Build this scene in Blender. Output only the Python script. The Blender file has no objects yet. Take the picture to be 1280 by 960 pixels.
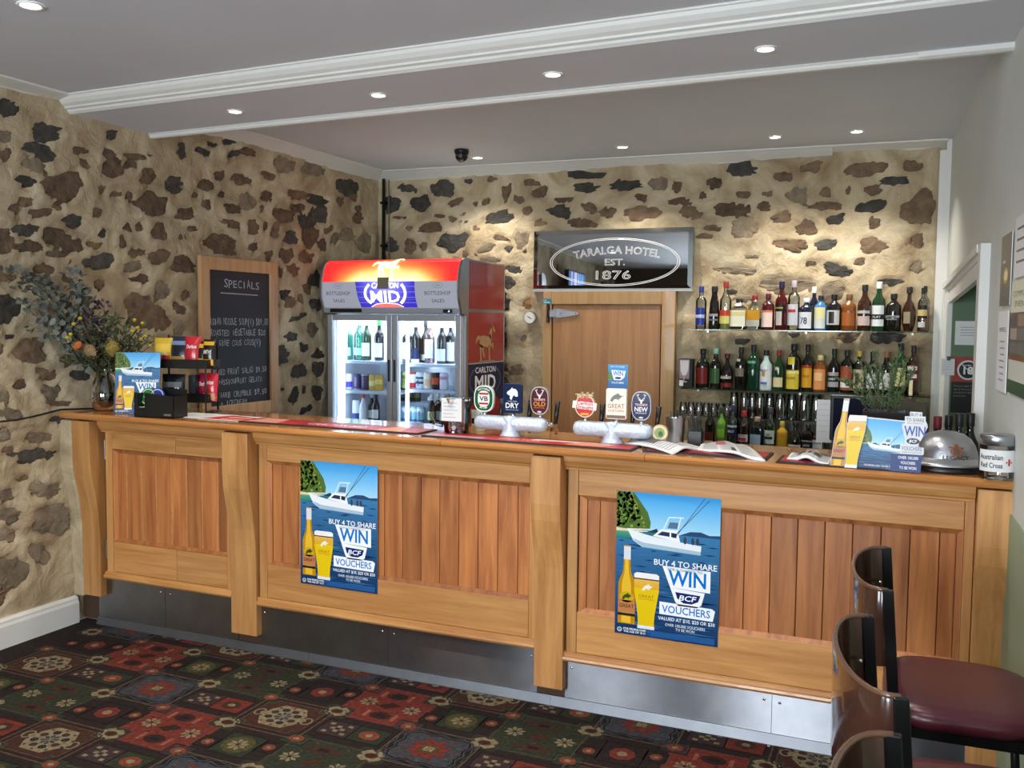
import bpy, bmesh, math, random
from mathutils import Vector, Matrix, noise
random.seed(11)
S = bpy.context.scene
COL = S.collection
PI = math.pi
# ------------------------------------------------------------ camera, world, big lights, exposure
CAM = Vector((4.1134, -3.6167, 1.6391)); YAW, PIT, ROL, FPX = .4014, -.0654, .01, 1173.5
def cam_axes():
    cy, sy, cp, sp = math.cos(YAW), math.sin(YAW), math.cos(PIT), math.sin(PIT)
    F = Vector((-sy*cp, cy*cp, sp)); R = Vector((cy, sy, 0)); U = R.cross(F)
    c, s = math.cos(ROL), math.sin(ROL)
    return c*R + s*U, -s*R + c*U, F
CR, CU, CF = cam_axes()
SURVEY, SR, SU, SF = CAM.copy(), CR.copy(), CU.copy(), CF.copy()   # fixed station the room was measured from
cd = bpy.data.cameras.new('camera'); cam = bpy.data.objects.new('camera', cd); COL.objects.link(cam)
cd.sensor_fit = 'HORIZONTAL'; cd.sensor_width = 36; cd.lens = 36*FPX/1280; cd.clip_start = .05
mw = Matrix((CR, CU, -CF)).transposed().to_4x4(); mw.translation = CAM; cam.matrix_world = mw
S.camera = cam
w = bpy.data.worlds.new('world'); S.world = w; w.use_nodes = True
bg = w.node_tree.nodes['Background']; bg.inputs[0].default_value = (.72, .84, 1, 1); bg.inputs[1].default_value = 1.2
S.view_settings.view_transform = 'Standard'; S.view_settings.look = 'None'
S.view_settings.exposure = 0.22; S.view_settings.gamma = 1; S.view_settings.use_curve_mapping = False
def area(name, loc, rot, sx, sy, power, col):
    l = bpy.data.lights.new(name, 'AREA'); l.shape = 'RECTANGLE'; l.size = sx; l.size_y = sy
    l.energy = power; l.color = col
    o = bpy.data.objects.new(name, l); COL.objects.link(o); o.location = loc; o.rotation_euler = rot
    return o
# daylight coming in through the two windows of the rear wall
for wx, pw in ((1.35, 105), (3.2, 215)):
    area('window_daylight', (wx, -5.42, 1.6), (PI/2, 0, 0), 1.15, 1.5, pw, (.84, .92, 1))
LAMP_W = 36          # each downlight
# ------------------------------------------------------------ point lookups on real planes (wall, counter, shelf)
def ray(u, v): return SF + SR*((u-640)/FPX) - SU*((v-480)/FPX)
def onX(u, v, x=0.): d = ray(u, v); return SURVEY + d*((x-SURVEY.x)/d.x)
def onY(u, v, y): d = ray(u, v); return SURVEY + d*((y-SURVEY.y)/d.y)
def onZ(u, v, z): d = ray(u, v); return SURVEY + d*((z-SURVEY.z)/d.z)
AB, YB = .0275, 3.196
def yb(x, off=0.): return YB + AB*x - off                 # the back wall is slightly out of square
def onB(u, v, off=0.):
    d = ray(u, v); return SURVEY + d*((YB-off+AB*SURVEY.x-SURVEY.y)/(d.y-AB*d.x))
def zc(x): return 1.146 - .0065*x                          # the old counter sags to the right
def onC(u, v, h=0.):                                       # a point on the counter top
    p = onZ(u, v, 1.13)
    for _ in range(4): p = onZ(u, v, zc(p.x)+h)
    return p
def wx_(y): return 4.45 - .042*y                           # right wall plane
# ------------------------------------------------------------ materials
MATS = {}
def lin(c): return tuple(((v/255)/12.92 if v/255 <= .04045 else ((v/255+.055)/1.055)**2.4) for v in c[:3])
def rgba(c): return (*lin(c), 1)
def newmat(name):
    m = bpy.data.materials.new(name); m.use_nodes = True; MATS[name] = m
    nt = m.node_tree; return m, nt, nt.nodes['Principled BSDF']
def nd(nt, t, **kw):
    n = nt.nodes.new(t)
    for k, v in kw.items():
        if k in n.inputs: n.inputs[k].default_value = v
        else: setattr(n, k, v)
    return n
def pm(name, col, rough=.5, metal=0, var=0, vs=12, bump=0, bs=150, coat=0, rnd=0, trans=0, emit=0, alpha=1):
    """principled material with some noise in colour, relief and per-object value"""
    if name in MATS: return MATS[name]
    m, nt, b = newmat(name); L = nt.links.new
    b.inputs['Base Color'].default_value = rgba(col); b.inputs['Roughness'].default_value = rough
    b.inputs['Metallic'].default_value = metal; b.inputs['Coat Weight'].default_value = coat
    b.inputs['Transmission Weight'].default_value = trans
    if emit:
        b.inputs['Emission Color'].default_value = rgba(col); b.inputs['Emission Strength'].default_value = emit
    tc = nd(nt, 'ShaderNodeTexCoord')
    last = None
    if var:
        n = nd(nt, 'ShaderNodeTexNoise', Scale=vs, Detail=5., Roughness=.6); L(tc.outputs['Object'], n.inputs['Vector'])
        mx = nd(nt, 'ShaderNodeMapRange'); L(n.outputs['Fac'], mx.inputs['Value'])
        mx.inputs['From Min'].default_value = .3; mx.inputs['From Max'].default_value = .7
        mx.inputs['To Min'].default_value = 1-var; mx.inputs['To Max'].default_value = 1+var
        hs = nd(nt, 'ShaderNodeHueSaturation', Color=rgba(col)); L(mx.outputs['Result'], hs.inputs['Value']); last = hs
    if rnd:
        oi = nd(nt, 'ShaderNodeObjectInfo'); mr = nd(nt, 'ShaderNodeMapRange'); L(oi.outputs['Random'], mr.inputs['Value'])
        mr.inputs['To Min'].default_value = 1-rnd; mr.inputs['To Max'].default_value = 1+rnd
        h2 = nd(nt, 'ShaderNodeHueSaturation', Color=rgba(col)); L(mr.outputs['Result'], h2.inputs['Value'])
        if last: L(last.outputs['Color'], h2.inputs['Color'])
        last = h2
    if last: L(last.outputs['Color'], b.inputs['Base Color'])
    if bump:
        n2 = nd(nt, 'ShaderNodeTexNoise', Scale=bs, Detail=4.); L(tc.outputs['Object'], n2.inputs['Vector'])
        bp = nd(nt, 'ShaderNodeBump', Strength=bump, Distance=.01); L(n2.outputs['Fac'], bp.inputs['Height']); L(bp.outputs['Normal'], b.inputs['Normal'])
    return m
def wood(name, c1, c2, axis='X', rough=.38, sc=1., rnd=.12, coat=.15):
    if name in MATS: return MATS[name]
    m, nt, b = newmat(name); L = nt.links.new
    tc = nd(nt, 'ShaderNodeTexCoord'); mp = nd(nt, 'ShaderNodeMapping')
    s = [22*sc]*3; s['XYZ'.index(axis)] = 1.6*sc; mp.inputs['Scale'].default_value = s
    oi = nd(nt, 'ShaderNodeObjectInfo'); vm = nd(nt, 'ShaderNodeVectorMath', operation='SCALE'); vm.inputs[0].default_value = (7, 3, 5)
    L(oi.outputs['Random'], vm.inputs['Scale']); ad = nd(nt, 'ShaderNodeVectorMath', operation='ADD')
    L(tc.outputs['Object'], ad.inputs[0]); L(vm.outputs[0], ad.inputs[1]); L(ad.outputs[0], mp.inputs['Vector'])
    n = nd(nt, 'ShaderNodeTexNoise', Scale=1., Detail=6., Roughness=.62, Distortion=.6); L(mp.outputs[0], n.inputs['Vector'])
    r = nd(nt, 'ShaderNodeValToRGB'); e = r.color_ramp.elements
    e[0].position = .32; e[0].color = rgba(c2); e[1].position = .66; e[1].color = rgba(c1)
    L(n.outputs['Fac'], r.inputs['Fac'])
    mr = nd(nt, 'ShaderNodeMapRange'); L(oi.outputs['Random'], mr.inputs['Value'])
    mr.inputs['To Min'].default_value = 1-rnd; mr.inputs['To Max'].default_value = 1+rnd
    hs = nd(nt, 'ShaderNodeHueSaturation'); L(r.outputs['Color'], hs.inputs['Color']); L(mr.outputs['Result'], hs.inputs['Value'])
    L(hs.outputs['Color'], b.inputs['Base Color']); b.inputs['Roughness'].default_value = rough; b.inputs['Coat Weight'].default_value = coat
    bp = nd(nt, 'ShaderNodeBump', Strength=.12, Distance=.004); L(n.outputs['Fac'], bp.inputs['Height']); L(bp.outputs['Normal'], b.inputs['Normal'])
    return m
def printed(name, rough=.35, emit=0, grain=0):
    """flat print: ink colours come from the mesh's colour attribute"""
    if name in MATS: return MATS[name]
    m, nt, b = newmat(name); L = nt.links.new
    a = nd(nt, 'ShaderNodeVertexColor', layer_name='Col'); out = a.outputs['Color']
    if grain:
        tc = nd(nt, 'ShaderNodeTexCoord'); n = nd(nt, 'ShaderNodeTexNoise', Scale=grain, Detail=5.); L(tc.outputs['Object'], n.inputs['Vector'])
        mr = nd(nt, 'ShaderNodeMapRange'); L(n.outputs['Fac'], mr.inputs['Value'])
        mr.inputs['From Min'].default_value = .3; mr.inputs['From Max'].default_value = .7
        mr.inputs['To Min'].default_value = .6; mr.inputs['To Max'].default_value = 1.35
        hs = nd(nt, 'ShaderNodeHueSaturation'); L(out, hs.inputs['Color']); L(mr.outputs['Result'], hs.inputs['Value']); out = hs.outputs['Color']
        bp = nd(nt, 'ShaderNodeBump', Strength=.5, Distance=.004); L(n.outputs['Fac'], bp.inputs['Height']); L(bp.outputs['Normal'], b.inputs['Normal'])
    L(out, b.inputs['Base Color']); b.inputs['Roughness'].default_value = rough; b.inputs['Specular IOR Level'].default_value = .25
    if emit:
        L(out, b.inputs['Emission Color']); b.inputs['Emission Strength'].default_value = emit
    return m
def clear(name, col=(255, 255, 255), dens=.12, rough=.03):
    """thin clear glass: mostly lets light through, reflects at grazing angles"""
    if name in MATS: return MATS[name]
    m, nt, b = newmat(name); L = nt.links.new; nt.nodes.remove(b)
    t = nd(nt, 'ShaderNodeBsdfTransparent', Color=rgba(col)); g = nd(nt, 'ShaderNodeBsdfGlossy', Roughness=rough)
    fr = nd(nt, 'ShaderNodeFresnel', IOR=1.5); mr = nd(nt, 'ShaderNodeMath', operation='ADD', use_clamp=True); mr.inputs[1].default_value = dens*.35
    L(fr.outputs[0], mr.inputs[0]); mx = nd(nt, 'ShaderNodeMixShader'); L(mr.outputs[0], mx.inputs[0])
    L(t.outputs[0], mx.inputs[1]); L(g.outputs[0], mx.inputs[2])
    L(mx.outputs[0], nt.nodes['Material Output'].inputs[0])
    return m
def plaster(name, c1, c2, c3):
    m, nt, b = newmat(name); L = nt.links.new
    tc = nd(nt, 'ShaderNodeTexCoord'); n = nd(nt, 'ShaderNodeTexNoise', Scale=2.6, Detail=7., Roughness=.62, Distortion=1.2)
    L(tc.outputs['Object'], n.inputs['Vector'])
    r = nd(nt, 'ShaderNodeValToRGB'); e = r.color_ramp.elements
    e[0].position = .3; e[0].color = rgba(c2); e[1].position = .68; e[1].color = rgba(c3)
    k = r.color_ramp.elements.new(.5); k.color = rgba(c1)
    L(n.outputs['Fac'], r.inputs['Fac']); L(r.outputs['Color'], b.inputs['Base Color']); b.inputs['Roughness'].default_value = .85
    n2 = nd(nt, 'ShaderNodeTexNoise', Scale=9., Detail=7., Roughness=.6, Distortion=1.6); L(tc.outputs['Object'], n2.inputs['Vector'])
    bp = nd(nt, 'ShaderNodeBump', Strength=.55, Distance=.03); L(n2.outputs['Fac'], bp.inputs['Height']); L(bp.outputs['Normal'], b.inputs['Normal'])
    return m
# ------------------------------------------------------------ mesh building
class MB:
    def __init__(s): s.v = []; s.f = []; s.mi = []; s.sm = []
    def add(s, vs, fs, mi=0, sm=False):
        o = len(s.v); s.v += [tuple(v) for v in vs]
        for f in fs: s.f.append(tuple(i+o for i in f)); s.mi.append(mi); s.sm.append(sm)
        return s
    def box(s, x0, x1, y0, y1, z0, z1, mi=0, nx=1):
        if x0 > x1: x0, x1 = x1, x0
        if y0 > y1: y0, y1 = y1, y0
        if z0 > z1: z0, z1 = z1, z0
        vs = [(x, y, z) for x in (x0, x1) for y in (y0, y1) for z in (z0, z1)]
        return s.add(vs, [(0, 1, 3, 2), (4, 6, 7, 5), (0, 4, 5, 1), (2, 3, 7, 6), (0, 2, 6, 4), (1, 5, 7, 3)], mi)
    def lathe(s, prof, c=(0, 0, 0), n=16, mi=0, sm=True, rot=0., sx=1, sy=1, a0=0, a1=None):
        full = a1 is None; m = n if full else n+1; vs = []
        for r, z in prof:
            for k in range(m):
                a = (2*PI*k/n if full else a0+(a1-a0)*k/n)+rot
                vs.append((c[0]+r*math.cos(a)*sx, c[1]+r*math.sin(a)*sy, c[2]+z))
        fs = []
        for i in range(len(prof)-1):
            for k in range(n):
                k2 = (k+1) % m
                fs.append((i*m+k, i*m+k2, (i+1)*m+k2, (i+1)*m+k))
        return s.add(vs, fs, mi, sm)
    def tube(s, pts, r, n=8, mi=0, caps=True):
        pts = [Vector(p) for p in pts]; vs = []; fs = []
        rs = r if isinstance(r, (list, tuple)) else [r]*len(pts)
        ref = None
        for i, p in enumerate(pts):
            t = (pts[min(i+1, len(pts)-1)]-pts[max(i-1, 0)]).normalized()
            if ref is None: ref = t.orthogonal().normalized()
            ref = (ref - t*ref.dot(t)).normalized(); b = t.cross(ref)
            for k in range(n):
                a = 2*PI*k/n; vs.append(p+(ref*math.cos(a)+b*math.sin(a))*rs[i])
        for i in range(len(pts)-1):
            for k in range(n):
                k2 = (k+1) % n; fs.append((i*n+k, i*n+k2, (i+1)*n+k2, (i+1)*n+k))
        if caps: fs += [tuple(range(n))[::-1], tuple((len(pts)-1)*n+k for k in range(n))]
        return s.add(vs, fs, mi, True)
    def prism(s, poly, fn, d0, d1, mi=0, sm=False):
        """extrude 2D polygon between depths d0 and d1; fn(a, b, d) gives the 3D point"""
        n = len(poly); vs = [fn(a, b, d0) for a, b in poly]+[fn(a, b, d1) for a, b in poly]
        fs = [tuple(range(n))[::-1], tuple(range(n, 2*n))]+[(i, (i+1) % n, n+(i+1) % n, n+i) for i in range(n)]
        return s.add(vs, fs, mi, sm)
    def ball(s, c, rx, ry, rz, n=12, m=8, mi=0, z0=-1.):
        prof = []
        for i in range(m+1):
            a = math.asin(max(-1, z0))+(PI/2-math.asin(max(-1, z0)))*i/m
            prof.append((max(math.cos(a), 1e-4), math.sin(a)*rz))
        return s.lathe([(r*rx, z) for r, z in prof], c, n, mi, True, sy=ry/rx)
    def warp(s, fn): s.v = [tuple(fn(*v)) for v in s.v]; return s
def E3(x, y, z): return (x, y, z)
def obj(name, mb, mat, parent=None, bevel=0, seg=2, label=None, subsurf=0):
    me = bpy.data.meshes.new(name); me.from_pydata(mb.v, [], mb.f)
    for m in (mat if isinstance(mat, (list, tuple)) else [mat]): me.materials.append(m)
    me.polygons.foreach_set('material_index', mb.mi); me.polygons.foreach_set('use_smooth', mb.sm)
    bm = bmesh.new(); bm.from_mesh(me); bmesh.ops.recalc_face_normals(bm, faces=bm.faces[:]); bm.to_mesh(me); bm.free()
    me.update()
    o = bpy.data.objects.new(name, me); COL.objects.link(o)
    if parent: o.parent = parent
    if bevel:
        b = o.modifiers.new('bevel', 'BEVEL'); b.width = bevel; b.segments = seg; b.limit_method = 'ANGLE'; b.angle_limit = .7
    if subsurf:
        q = o.modifiers.new('sub', 'SUBSURF'); q.levels = subsurf; q.render_levels = subsurf
    if label: o['label'] = label
    return o
def tag(o, label=None, cat=None, group=None, kind=None):
    for k, v in (('label', label), ('category', cat), ('group', group), ('kind', kind)):
        if v: o[k] = v
    return o
def thing(name, label, cat, loc=(0, 0, 0), rz=0., group=None):
    o = bpy.data.objects.new(name, None); COL.objects.link(o); o.location = loc; o.rotation_euler = (0, 0, rz)
    o.empty_display_size = .05
    return tag(o, label, cat, group)
def struct(name, mb, mat, label=None, bevel=0):
    return tag(obj(name, mb, mat, None, bevel), label, None, None, 'structure')
# ------------------------------------------------------------ flat print (lettering, logos, pictures)
GL = {}
def glyphs(t, bold, shear):
    k = (t, bold, shear)
    if k not in GL:
        c = bpy.data.curves.new('txt', 'FONT'); c.body = t; c.size = 1; c.resolution_u = 2; c.fill_mode = 'BOTH'
        c.offset = bold; c.shear = shear; c.extrude = 0
        o = bpy.data.objects.new('txt', c); me = o.to_mesh()
        vs = [(v.co.x, v.co.y) for v in me.vertices]; fs = [tuple(p.vertices) for p in me.polygons]
        o.to_mesh_clear(); bpy.data.objects.remove(o); bpy.data.curves.remove(c)
        GL[k] = (vs, fs)
    return GL[k]
CAPH = .69
class Art:
    def __init__(s, step=.0003): s.v = []; s.f = []; s.c = []; s.l = 0; s.step = step
    def up(s, n=1): s.l += n; return s
    def poly(s, pts, col):
        o = len(s.v); s.v += [(x, y, s.l*s.step) for x, y in pts]; s.f.append(tuple(range(o, o+len(pts))))
        s.c.append([lin(c) for c in col] if isinstance(col[0], (tuple, list)) else [lin(col)]*len(pts)); return s
    def rect(s, x0, y0, x1, y1, col, top=None, nx=1, ny=1):
        top = top or col
        for i in range(nx):
            for j in range(ny):
                a, b = x0+(x1-x0)*i/nx, x0+(x1-x0)*(i+1)/nx; c, d = y0+(y1-y0)*j/ny, y0+(y1-y0)*(j+1)/ny
                k0 = tuple(p+(q-p)*j/ny for p, q in zip(col, top)); k1 = tuple(p+(q-p)*(j+1)/ny for p, q in zip(col, top))
                s.poly([(a, c), (b, c), (b, d), (a, d)], [k0, k0, k1, k1])
        return s
    def ell(s, cx, cy, rx, ry, col, n=20): return s.poly([(cx+rx*math.cos(2*PI*k/n), cy+ry*math.sin(2*PI*k/n)) for k in range(n)], col)
    def line(s, pts, w, col):
        for (x0, y0), (x1, y1) in zip(pts, pts[1:]):
            d = math.hypot(x1-x0, y1-y0) or 1; nx, ny = -(y1-y0)/d*w/2, (x1-x0)/d*w/2
            s.poly([(x0-nx, y0-ny), (x1-nx, y1-ny), (x1+nx, y1+ny), (x0+nx, y0+ny)], col)
        return s
    def ring(s, cx, cy, rx, ry, w, col, n=32, a0=0, a1=2*PI):
        return s.line([(cx+rx*math.cos(a0+(a1-a0)*k/n), cy+ry*math.sin(a0+(a1-a0)*k/n)) for k in range(n+1)], w, col)
    def text(s, t, x, y, h, col, al='C', bold=0., shear=0., w=None, rot=0., arc=None):
        """y is the base line, h the height of the capitals; w fits the width"""
        vs, fs = glyphs(t, bold, shear)
        if not vs: return s
        a, b = min(v[0] for v in vs), max(v[0] for v in vs); k = h/CAPH; kx = w/(b-a) if w else k
        ox = {'C': (a+b)/2, 'L': a, 'R': b}[al]; cr, sr = math.cos(rot), math.sin(rot)
        o = len(s.v); cc = lin(col)
        for px, py in vs:
            qx, qy = (px-ox)*kx, py*k
            if arc:
                th = qx/arc; qx, qy = math.sin(th)*(arc+qy), math.cos(th)*(arc+qy)-arc
            s.v.append((x+qx*cr-qy*sr, y+qx*sr+qy*cr, s.l*s.step))
        for f in fs: s.f.append(tuple(i+o for i in f)); s.c.append([cc]*len(f))
        return s
    def build(s, name, fn, mat, parent=None, label=None):
        me = bpy.data.meshes.new(name); me.from_pydata([tuple(fn(*v)) for v in s.v], [], s.f)
        ca = me.color_attributes.new('Col', 'FLOAT_COLOR', 'CORNER')
        flat = []
        for cs in s.c:
            for c in cs: flat += [*c, 1.]
        ca.data.foreach_set('color', flat); me.materials.append(mat); me.update()
        o = bpy.data.objects.new(name, me); COL.objects.link(o)
        if parent: o.parent = parent
        if label: o['label'] = label
        return o
def flat(o, u, v):
    """map art (x, y, h) to the plane through o with axes u and v"""
    o, u, v = Vector(o), Vector(u).normalized(), Vector(v).normalized(); n = u.cross(v)
    return lambda x, y, h: o+u*x+v*y+n*h
def cyl(r, z0=0., c=(0, 0), face=-PI/2, base=.0006):
    return lambda x, y, h: (c[0]+(r+base+h)*math.cos(face+x/r), c[1]+(r+base+h)*math.sin(face+x/r), z0+y)
STONES_LEFT = """k,-281,2663,62,13,1,48;g,-296,2525,49,1,7,30;b,-299,2438,49,1,7,32;k,-54,2585,83,-3,17,52;k,-96,2487,96,-16,17,36;g,-128,2412,67,-10,15,35;k,-189,2323,62,-6,10,30;b,41,2329,123,53,-30,68;b,162,2531,53,5,3,21;b,187,2466,40,6,1,32;b,-192,2218,38,-7,13,30;b,-256,2176,34,4,1,25;b,-105,2173,73,13,-2,22;b,-6,2215,41,-8,7,15;k,94,2148,63,-7,14,40;b,255,2218,41,5,1,27;k,-196,2079,83,8,1,30;b,21,2047,124,-45,28,44;b,-322,2008,60,-4,15,69;b,-175,1995,90,7,1,30;b,237,2035,55,4,0,16;k,287,2102,28,3,1,25;b,387,2475,86,1,12,51;b,353,2547,55,-2,7,20;b,519,2518,45,7,1,25;b,558,2567,108,11,2,17;b,640,2468,51,-14,32,45;k,850,2445,81,11,1,54;b,669,2310,137,7,10,70;b,500,2330,34,4,1,28;b,293,2342,21,-7,22,31;b,394,2333,43,6,0,17;b,940,2282,83,9,1,43;b,721,2153,63,18,-18,49;b,474,2153,26,14,-22,27;b,565,2167,30,16,-19,23;b,428,2070,28,10,-17,35;k,904,2656,43,7,1,54;k,1106,2684,74,-11,16,25;k,1180,2747,52,-4,10,19;k,1351,2802,78,5,9,33;k,1389,2719,66,27,-13,22;b,1531,2756,80,0,11,27;b,1261,2559,58,8,1,35;b,1467,2562,111,3,9,34;b,1130,2477,89,-4,15,38;b,1030,2402,36,5,0,22;b,1279,2447,39,5,0,19;b,1128,2365,39,14,-18,33;b,1374,2362,81,-16,21,32;g,1526,2425,89,11,1,63;b,1373,2264,103,-15,16,29;b,982,2195,62,6,0,18;b,912,2140,34,3,0,15;b,1576,2265,63,6,1,54;b,1264,2119,180,-18,23,58;b,1585,2131,53,4,0,34;b,-6,1977,70,5,1,21;b,531,2016,77,5,0,23;b,751,2031,74,5,0,18;k,370,2653,42,14,-4,21;b,-88,1890,65,-11,9,28;b,-316,1838,61,-7,6,24;k,-132,1831,85,-23,11,24;b,54,1845,45,2,1,26;k,-331,1685,72,-53,59,62;k,269,1948,103,28,-13,41;b,702,1996,89,12,-3,35;b,909,1970,109,-14,21,54;g,499,1934,69,28,-18,30;b,558,1866,85,-2,4,26;b,267,1822,42,-1,4,30;g,731,1805,69,-6,15,59;b,610,1766,27,1,0,15;b,940,1788,41,25,-25,20;b,878,1701,56,-27,22,23;b,616,1668,184,-71,53,73;g,876,1585,51,-6,13,48;b,-171,1465,112,-8,6,66;k,-307,1541,40,0,0,15;b,-348,1484,17,0,1,29;b,-90,1349,67,-13,7,28;b,37,1412,34,15,-18,28;k,126,1334,73,-9,4,27;b,-246,1301,38,-2,1,25;g,-68,1254,67,-14,8,35;b,-7,1189,109,-13,1,13;g,-344,1247,36,-14,14,32;g,-313,1160,78,-19,7,29;k,-28,1107,70,-11,3,21;k,156,1737,60,-3,4,32;k,38,1703,45,7,-4,21;b,1728,2484,72,9,0,34;b,1673,2403,22,2,0,27;b,1918,2382,133,0,14,50;b,1715,2285,33,3,0,34;b,1825,2261,50,-1,17,60;k,1998,2227,79,24,-32,50;b,2095,2451,98,11,0,32;b,2084,2543,133,3,11,37;k,2332,2530,123,-11,27,45;k,2345,2435,96,-21,52,57;k,2192,2360,98,-23,44,49;b,2229,2254,100,-2,25,82;b,2449,2326,70,29,-20,18;g,2542,2266,55,5,0,46;g,2709,2312,130,12,0,54;b,2839,2615,59,7,0,28;b,2640,2560,70,8,0,38;b,2898,2464,78,-16,37,38;b,2913,2545,60,7,0,20;g,2973,2271,123,10,0,80;k,2753,2690,172,7,23,72;g,1921,2731,138,7,17,58;g,2283,2766,145,-8,35,61;b,1741,2628,70,-10,19,27;b,1746,2082,43,-4,18,41;b,1950,2103,88,6,0,53;b,2178,2104,99,-4,13,44;b,1845,1977,56,-3,12,42;b,2031,2001,81,-9,19,43;b,2201,1878,63,2,0,44;k,1912,1825,70,2,0,35;b,1982,1770,71,2,0,43;b,2382,2208,53,4,0,45;b,2114,1793,41,1,0,36;b,1816,1744,38,1,0,23;k,2072,1659,125,28,-10,16;g,1815,1645,47,-5,6,20;k,1987,1520,79,-5,5,36;g,2254,1567,73,-20,36,45;k,2148,1439,62,-1,0,34;k,1893,1385,103,-3,1,65;k,2100,1269,102,18,-29,50;k,2325,1385,66,20,-32,33;k,2331,1274,77,-3,0,63;k,1792,1259,38,-2,0,29;k,2032,1096,54,-12,29,63;k,2150,1125,26,-4,11,36;g,1809,1087,62,-4,0,44;k,2319,1096,77,-5,0,63;k,1906,1146,34,-2,0,12;k,2180,981,86,17,-17,24;k,2307,1953,76,4,0,62;k,2323,1761,87,2,0,50;g,-147,1024,87,-6,-1,31;k,-168,934,128,-1,-4,31;g,-346,1061,42,-4,1,30;b,-323,979,34,-4,1,26;b,-245,826,33,6,-7,19;g,-118,747,102,-24,6,46;g,-58,570,144,-17,-6,85;g,-333,653,77,-14,1,38;g,-344,557,77,-16,1,34;g,-324,355,104,-26,2,83;g,-146,414,47,23,-42,55;g,85,312,34,-13,13,54;g,-347,754,48,8,-11,30"""
STONES_BACK = """k,257,2733,95,-19,6,30;k,584,2713,113,-5,0,66;k,382,2600,102,-4,0,67;k,111,2598,91,-3,0,67;b,705,2601,68,20,-12,28;b,189,2495,69,-2,0,12;b,545,2492,80,-9,1,15;b,686,2464,43,-8,5,26;b,785,2443,46,-1,0,12;b,785,2500,32,7,-3,12;b,478,2398,121,6,-5,45;b,286,2403,31,-1,0,21;k,680,2278,143,20,-16,77;b,300,2256,62,-1,0,67;k,126,2265,56,-1,0,68;b,417,2253,41,-1,0,36;k,816,2762,46,-2,0,24;b,1016,2771,51,-2,0,23;b,966,2597,39,19,-13,21;b,876,2582,23,-1,0,21;b,1145,2660,43,-12,19,67;b,1247,2604,51,-24,13,26;b,1345,2727,61,-13,5,28;k,1077,2464,131,17,-11,52;b,1317,2508,44,-1,0,41;b,1421,2649,69,21,-17,44;b,884,2387,33,-1,0,24;b,1098,2304,69,-13,5,26;g,970,2225,82,33,-14,27;k,1162,2221,38,-1,0,26;g,1276,2289,62,-11,12,69;b,1424,2412,56,-2,0,29;g,1003,2135,96,-9,3,29;b,800,2180,23,12,-13,21;b,1302,2195,19,0,0,17;k,1790,2765,151,-15,1,33;k,1798,2667,103,-13,3,39;k,2106,2672,146,1,-3,41;g,2358,2669,70,9,-10,51;b,2493,2643,39,-2,-1,44;b,2755,2659,48,11,-12,43;k,2951,2754,110,-5,-2,62;b,3243,2679,65,3,-4,39;b,3430,2738,78,18,-12,41;b,3784,2708,137,14,-8,47;b,4081,2716,70,-4,-1,35;k,3975,2621,103,5,-4,35;g,3342,2546,75,11,-13,66;b,2968,2568,55,-2,-1,25;b,3131,2569,42,-2,-1,22;b,3532,2562,36,-22,16,30;b,3676,2564,20,-1,-1,33;b,3834,2564,61,-3,-1,35;b,4124,2424,103,76,-62,93;b,1625,2582,84,-3,0,20;b,1822,2521,57,-27,17,35;k,1584,2498,92,-3,-1,47;b,1966,2477,75,-2,-1,39;b,2235,2463,152,-5,-1,54;b,2595,2456,80,-24,12,48;b,2516,2535,77,-3,-1,28;b,2228,2572,58,-17,7,27;b,2682,2572,24,19,-17,20;b,2885,2464,135,-12,1,52;b,3117,2476,51,-2,-1,39;b,3531,2466,143,-5,-1,26;k,3826,2456,103,16,-8,41;b,1768,2404,145,-16,3,33;g,2982,2337,104,-3,-2,81;b,3239,2398,70,11,-8,42;b,3407,2320,74,12,-11,54;k,3602,2375,66,17,-10,35;b,3852,2339,44,7,-8,41;b,2755,2338,63,-2,-1,23;b,2701,2284,76,-2,0,19;b,3316,2200,129,-14,3,49;k,3539,2201,80,6,-4,39;b,3846,2189,89,-10,3,53;b,4131,2207,46,-19,15,49;g,3029,2132,73,-1,0,15;b,3449,2071,47,-1,-1,22;k,3625,2025,99,-34,12,43;b,3771,2083,39,-1,-1,30;g,4127,2031,43,-1,-2,45;g,2933,2028,160,-16,2,25;g,3288,1918,195,-1,-2,55;g,3595,1856,80,31,-22,57;k,3966,1938,88,-1,-1,24;k,1214,2055,76,-11,4,28;k,1148,1963,79,-35,20,39;k,1129,1863,27,0,0,16;k,1130,1776,39,-43,51,40;o,1331,1789,46,0,0,37;g,1118,1650,41,0,-1,56;k,1113,1481,47,1,-1,88;g,1307,1513,33,1,0,28;b,1243,1264,63,12,-9,46;b,1149,1268,35,-11,7,18;k,1123,1109,74,-9,17,94;b,3710,1560,88,18,-6,33;k,3950,1564,114,2,-1,40;g,2981,1824,75,0,-1,23;k,3356,1570,43,1,-1,19;k,2989,1518,60,1,-1,31;k,2904,1878,45,0,0,15"""
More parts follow.
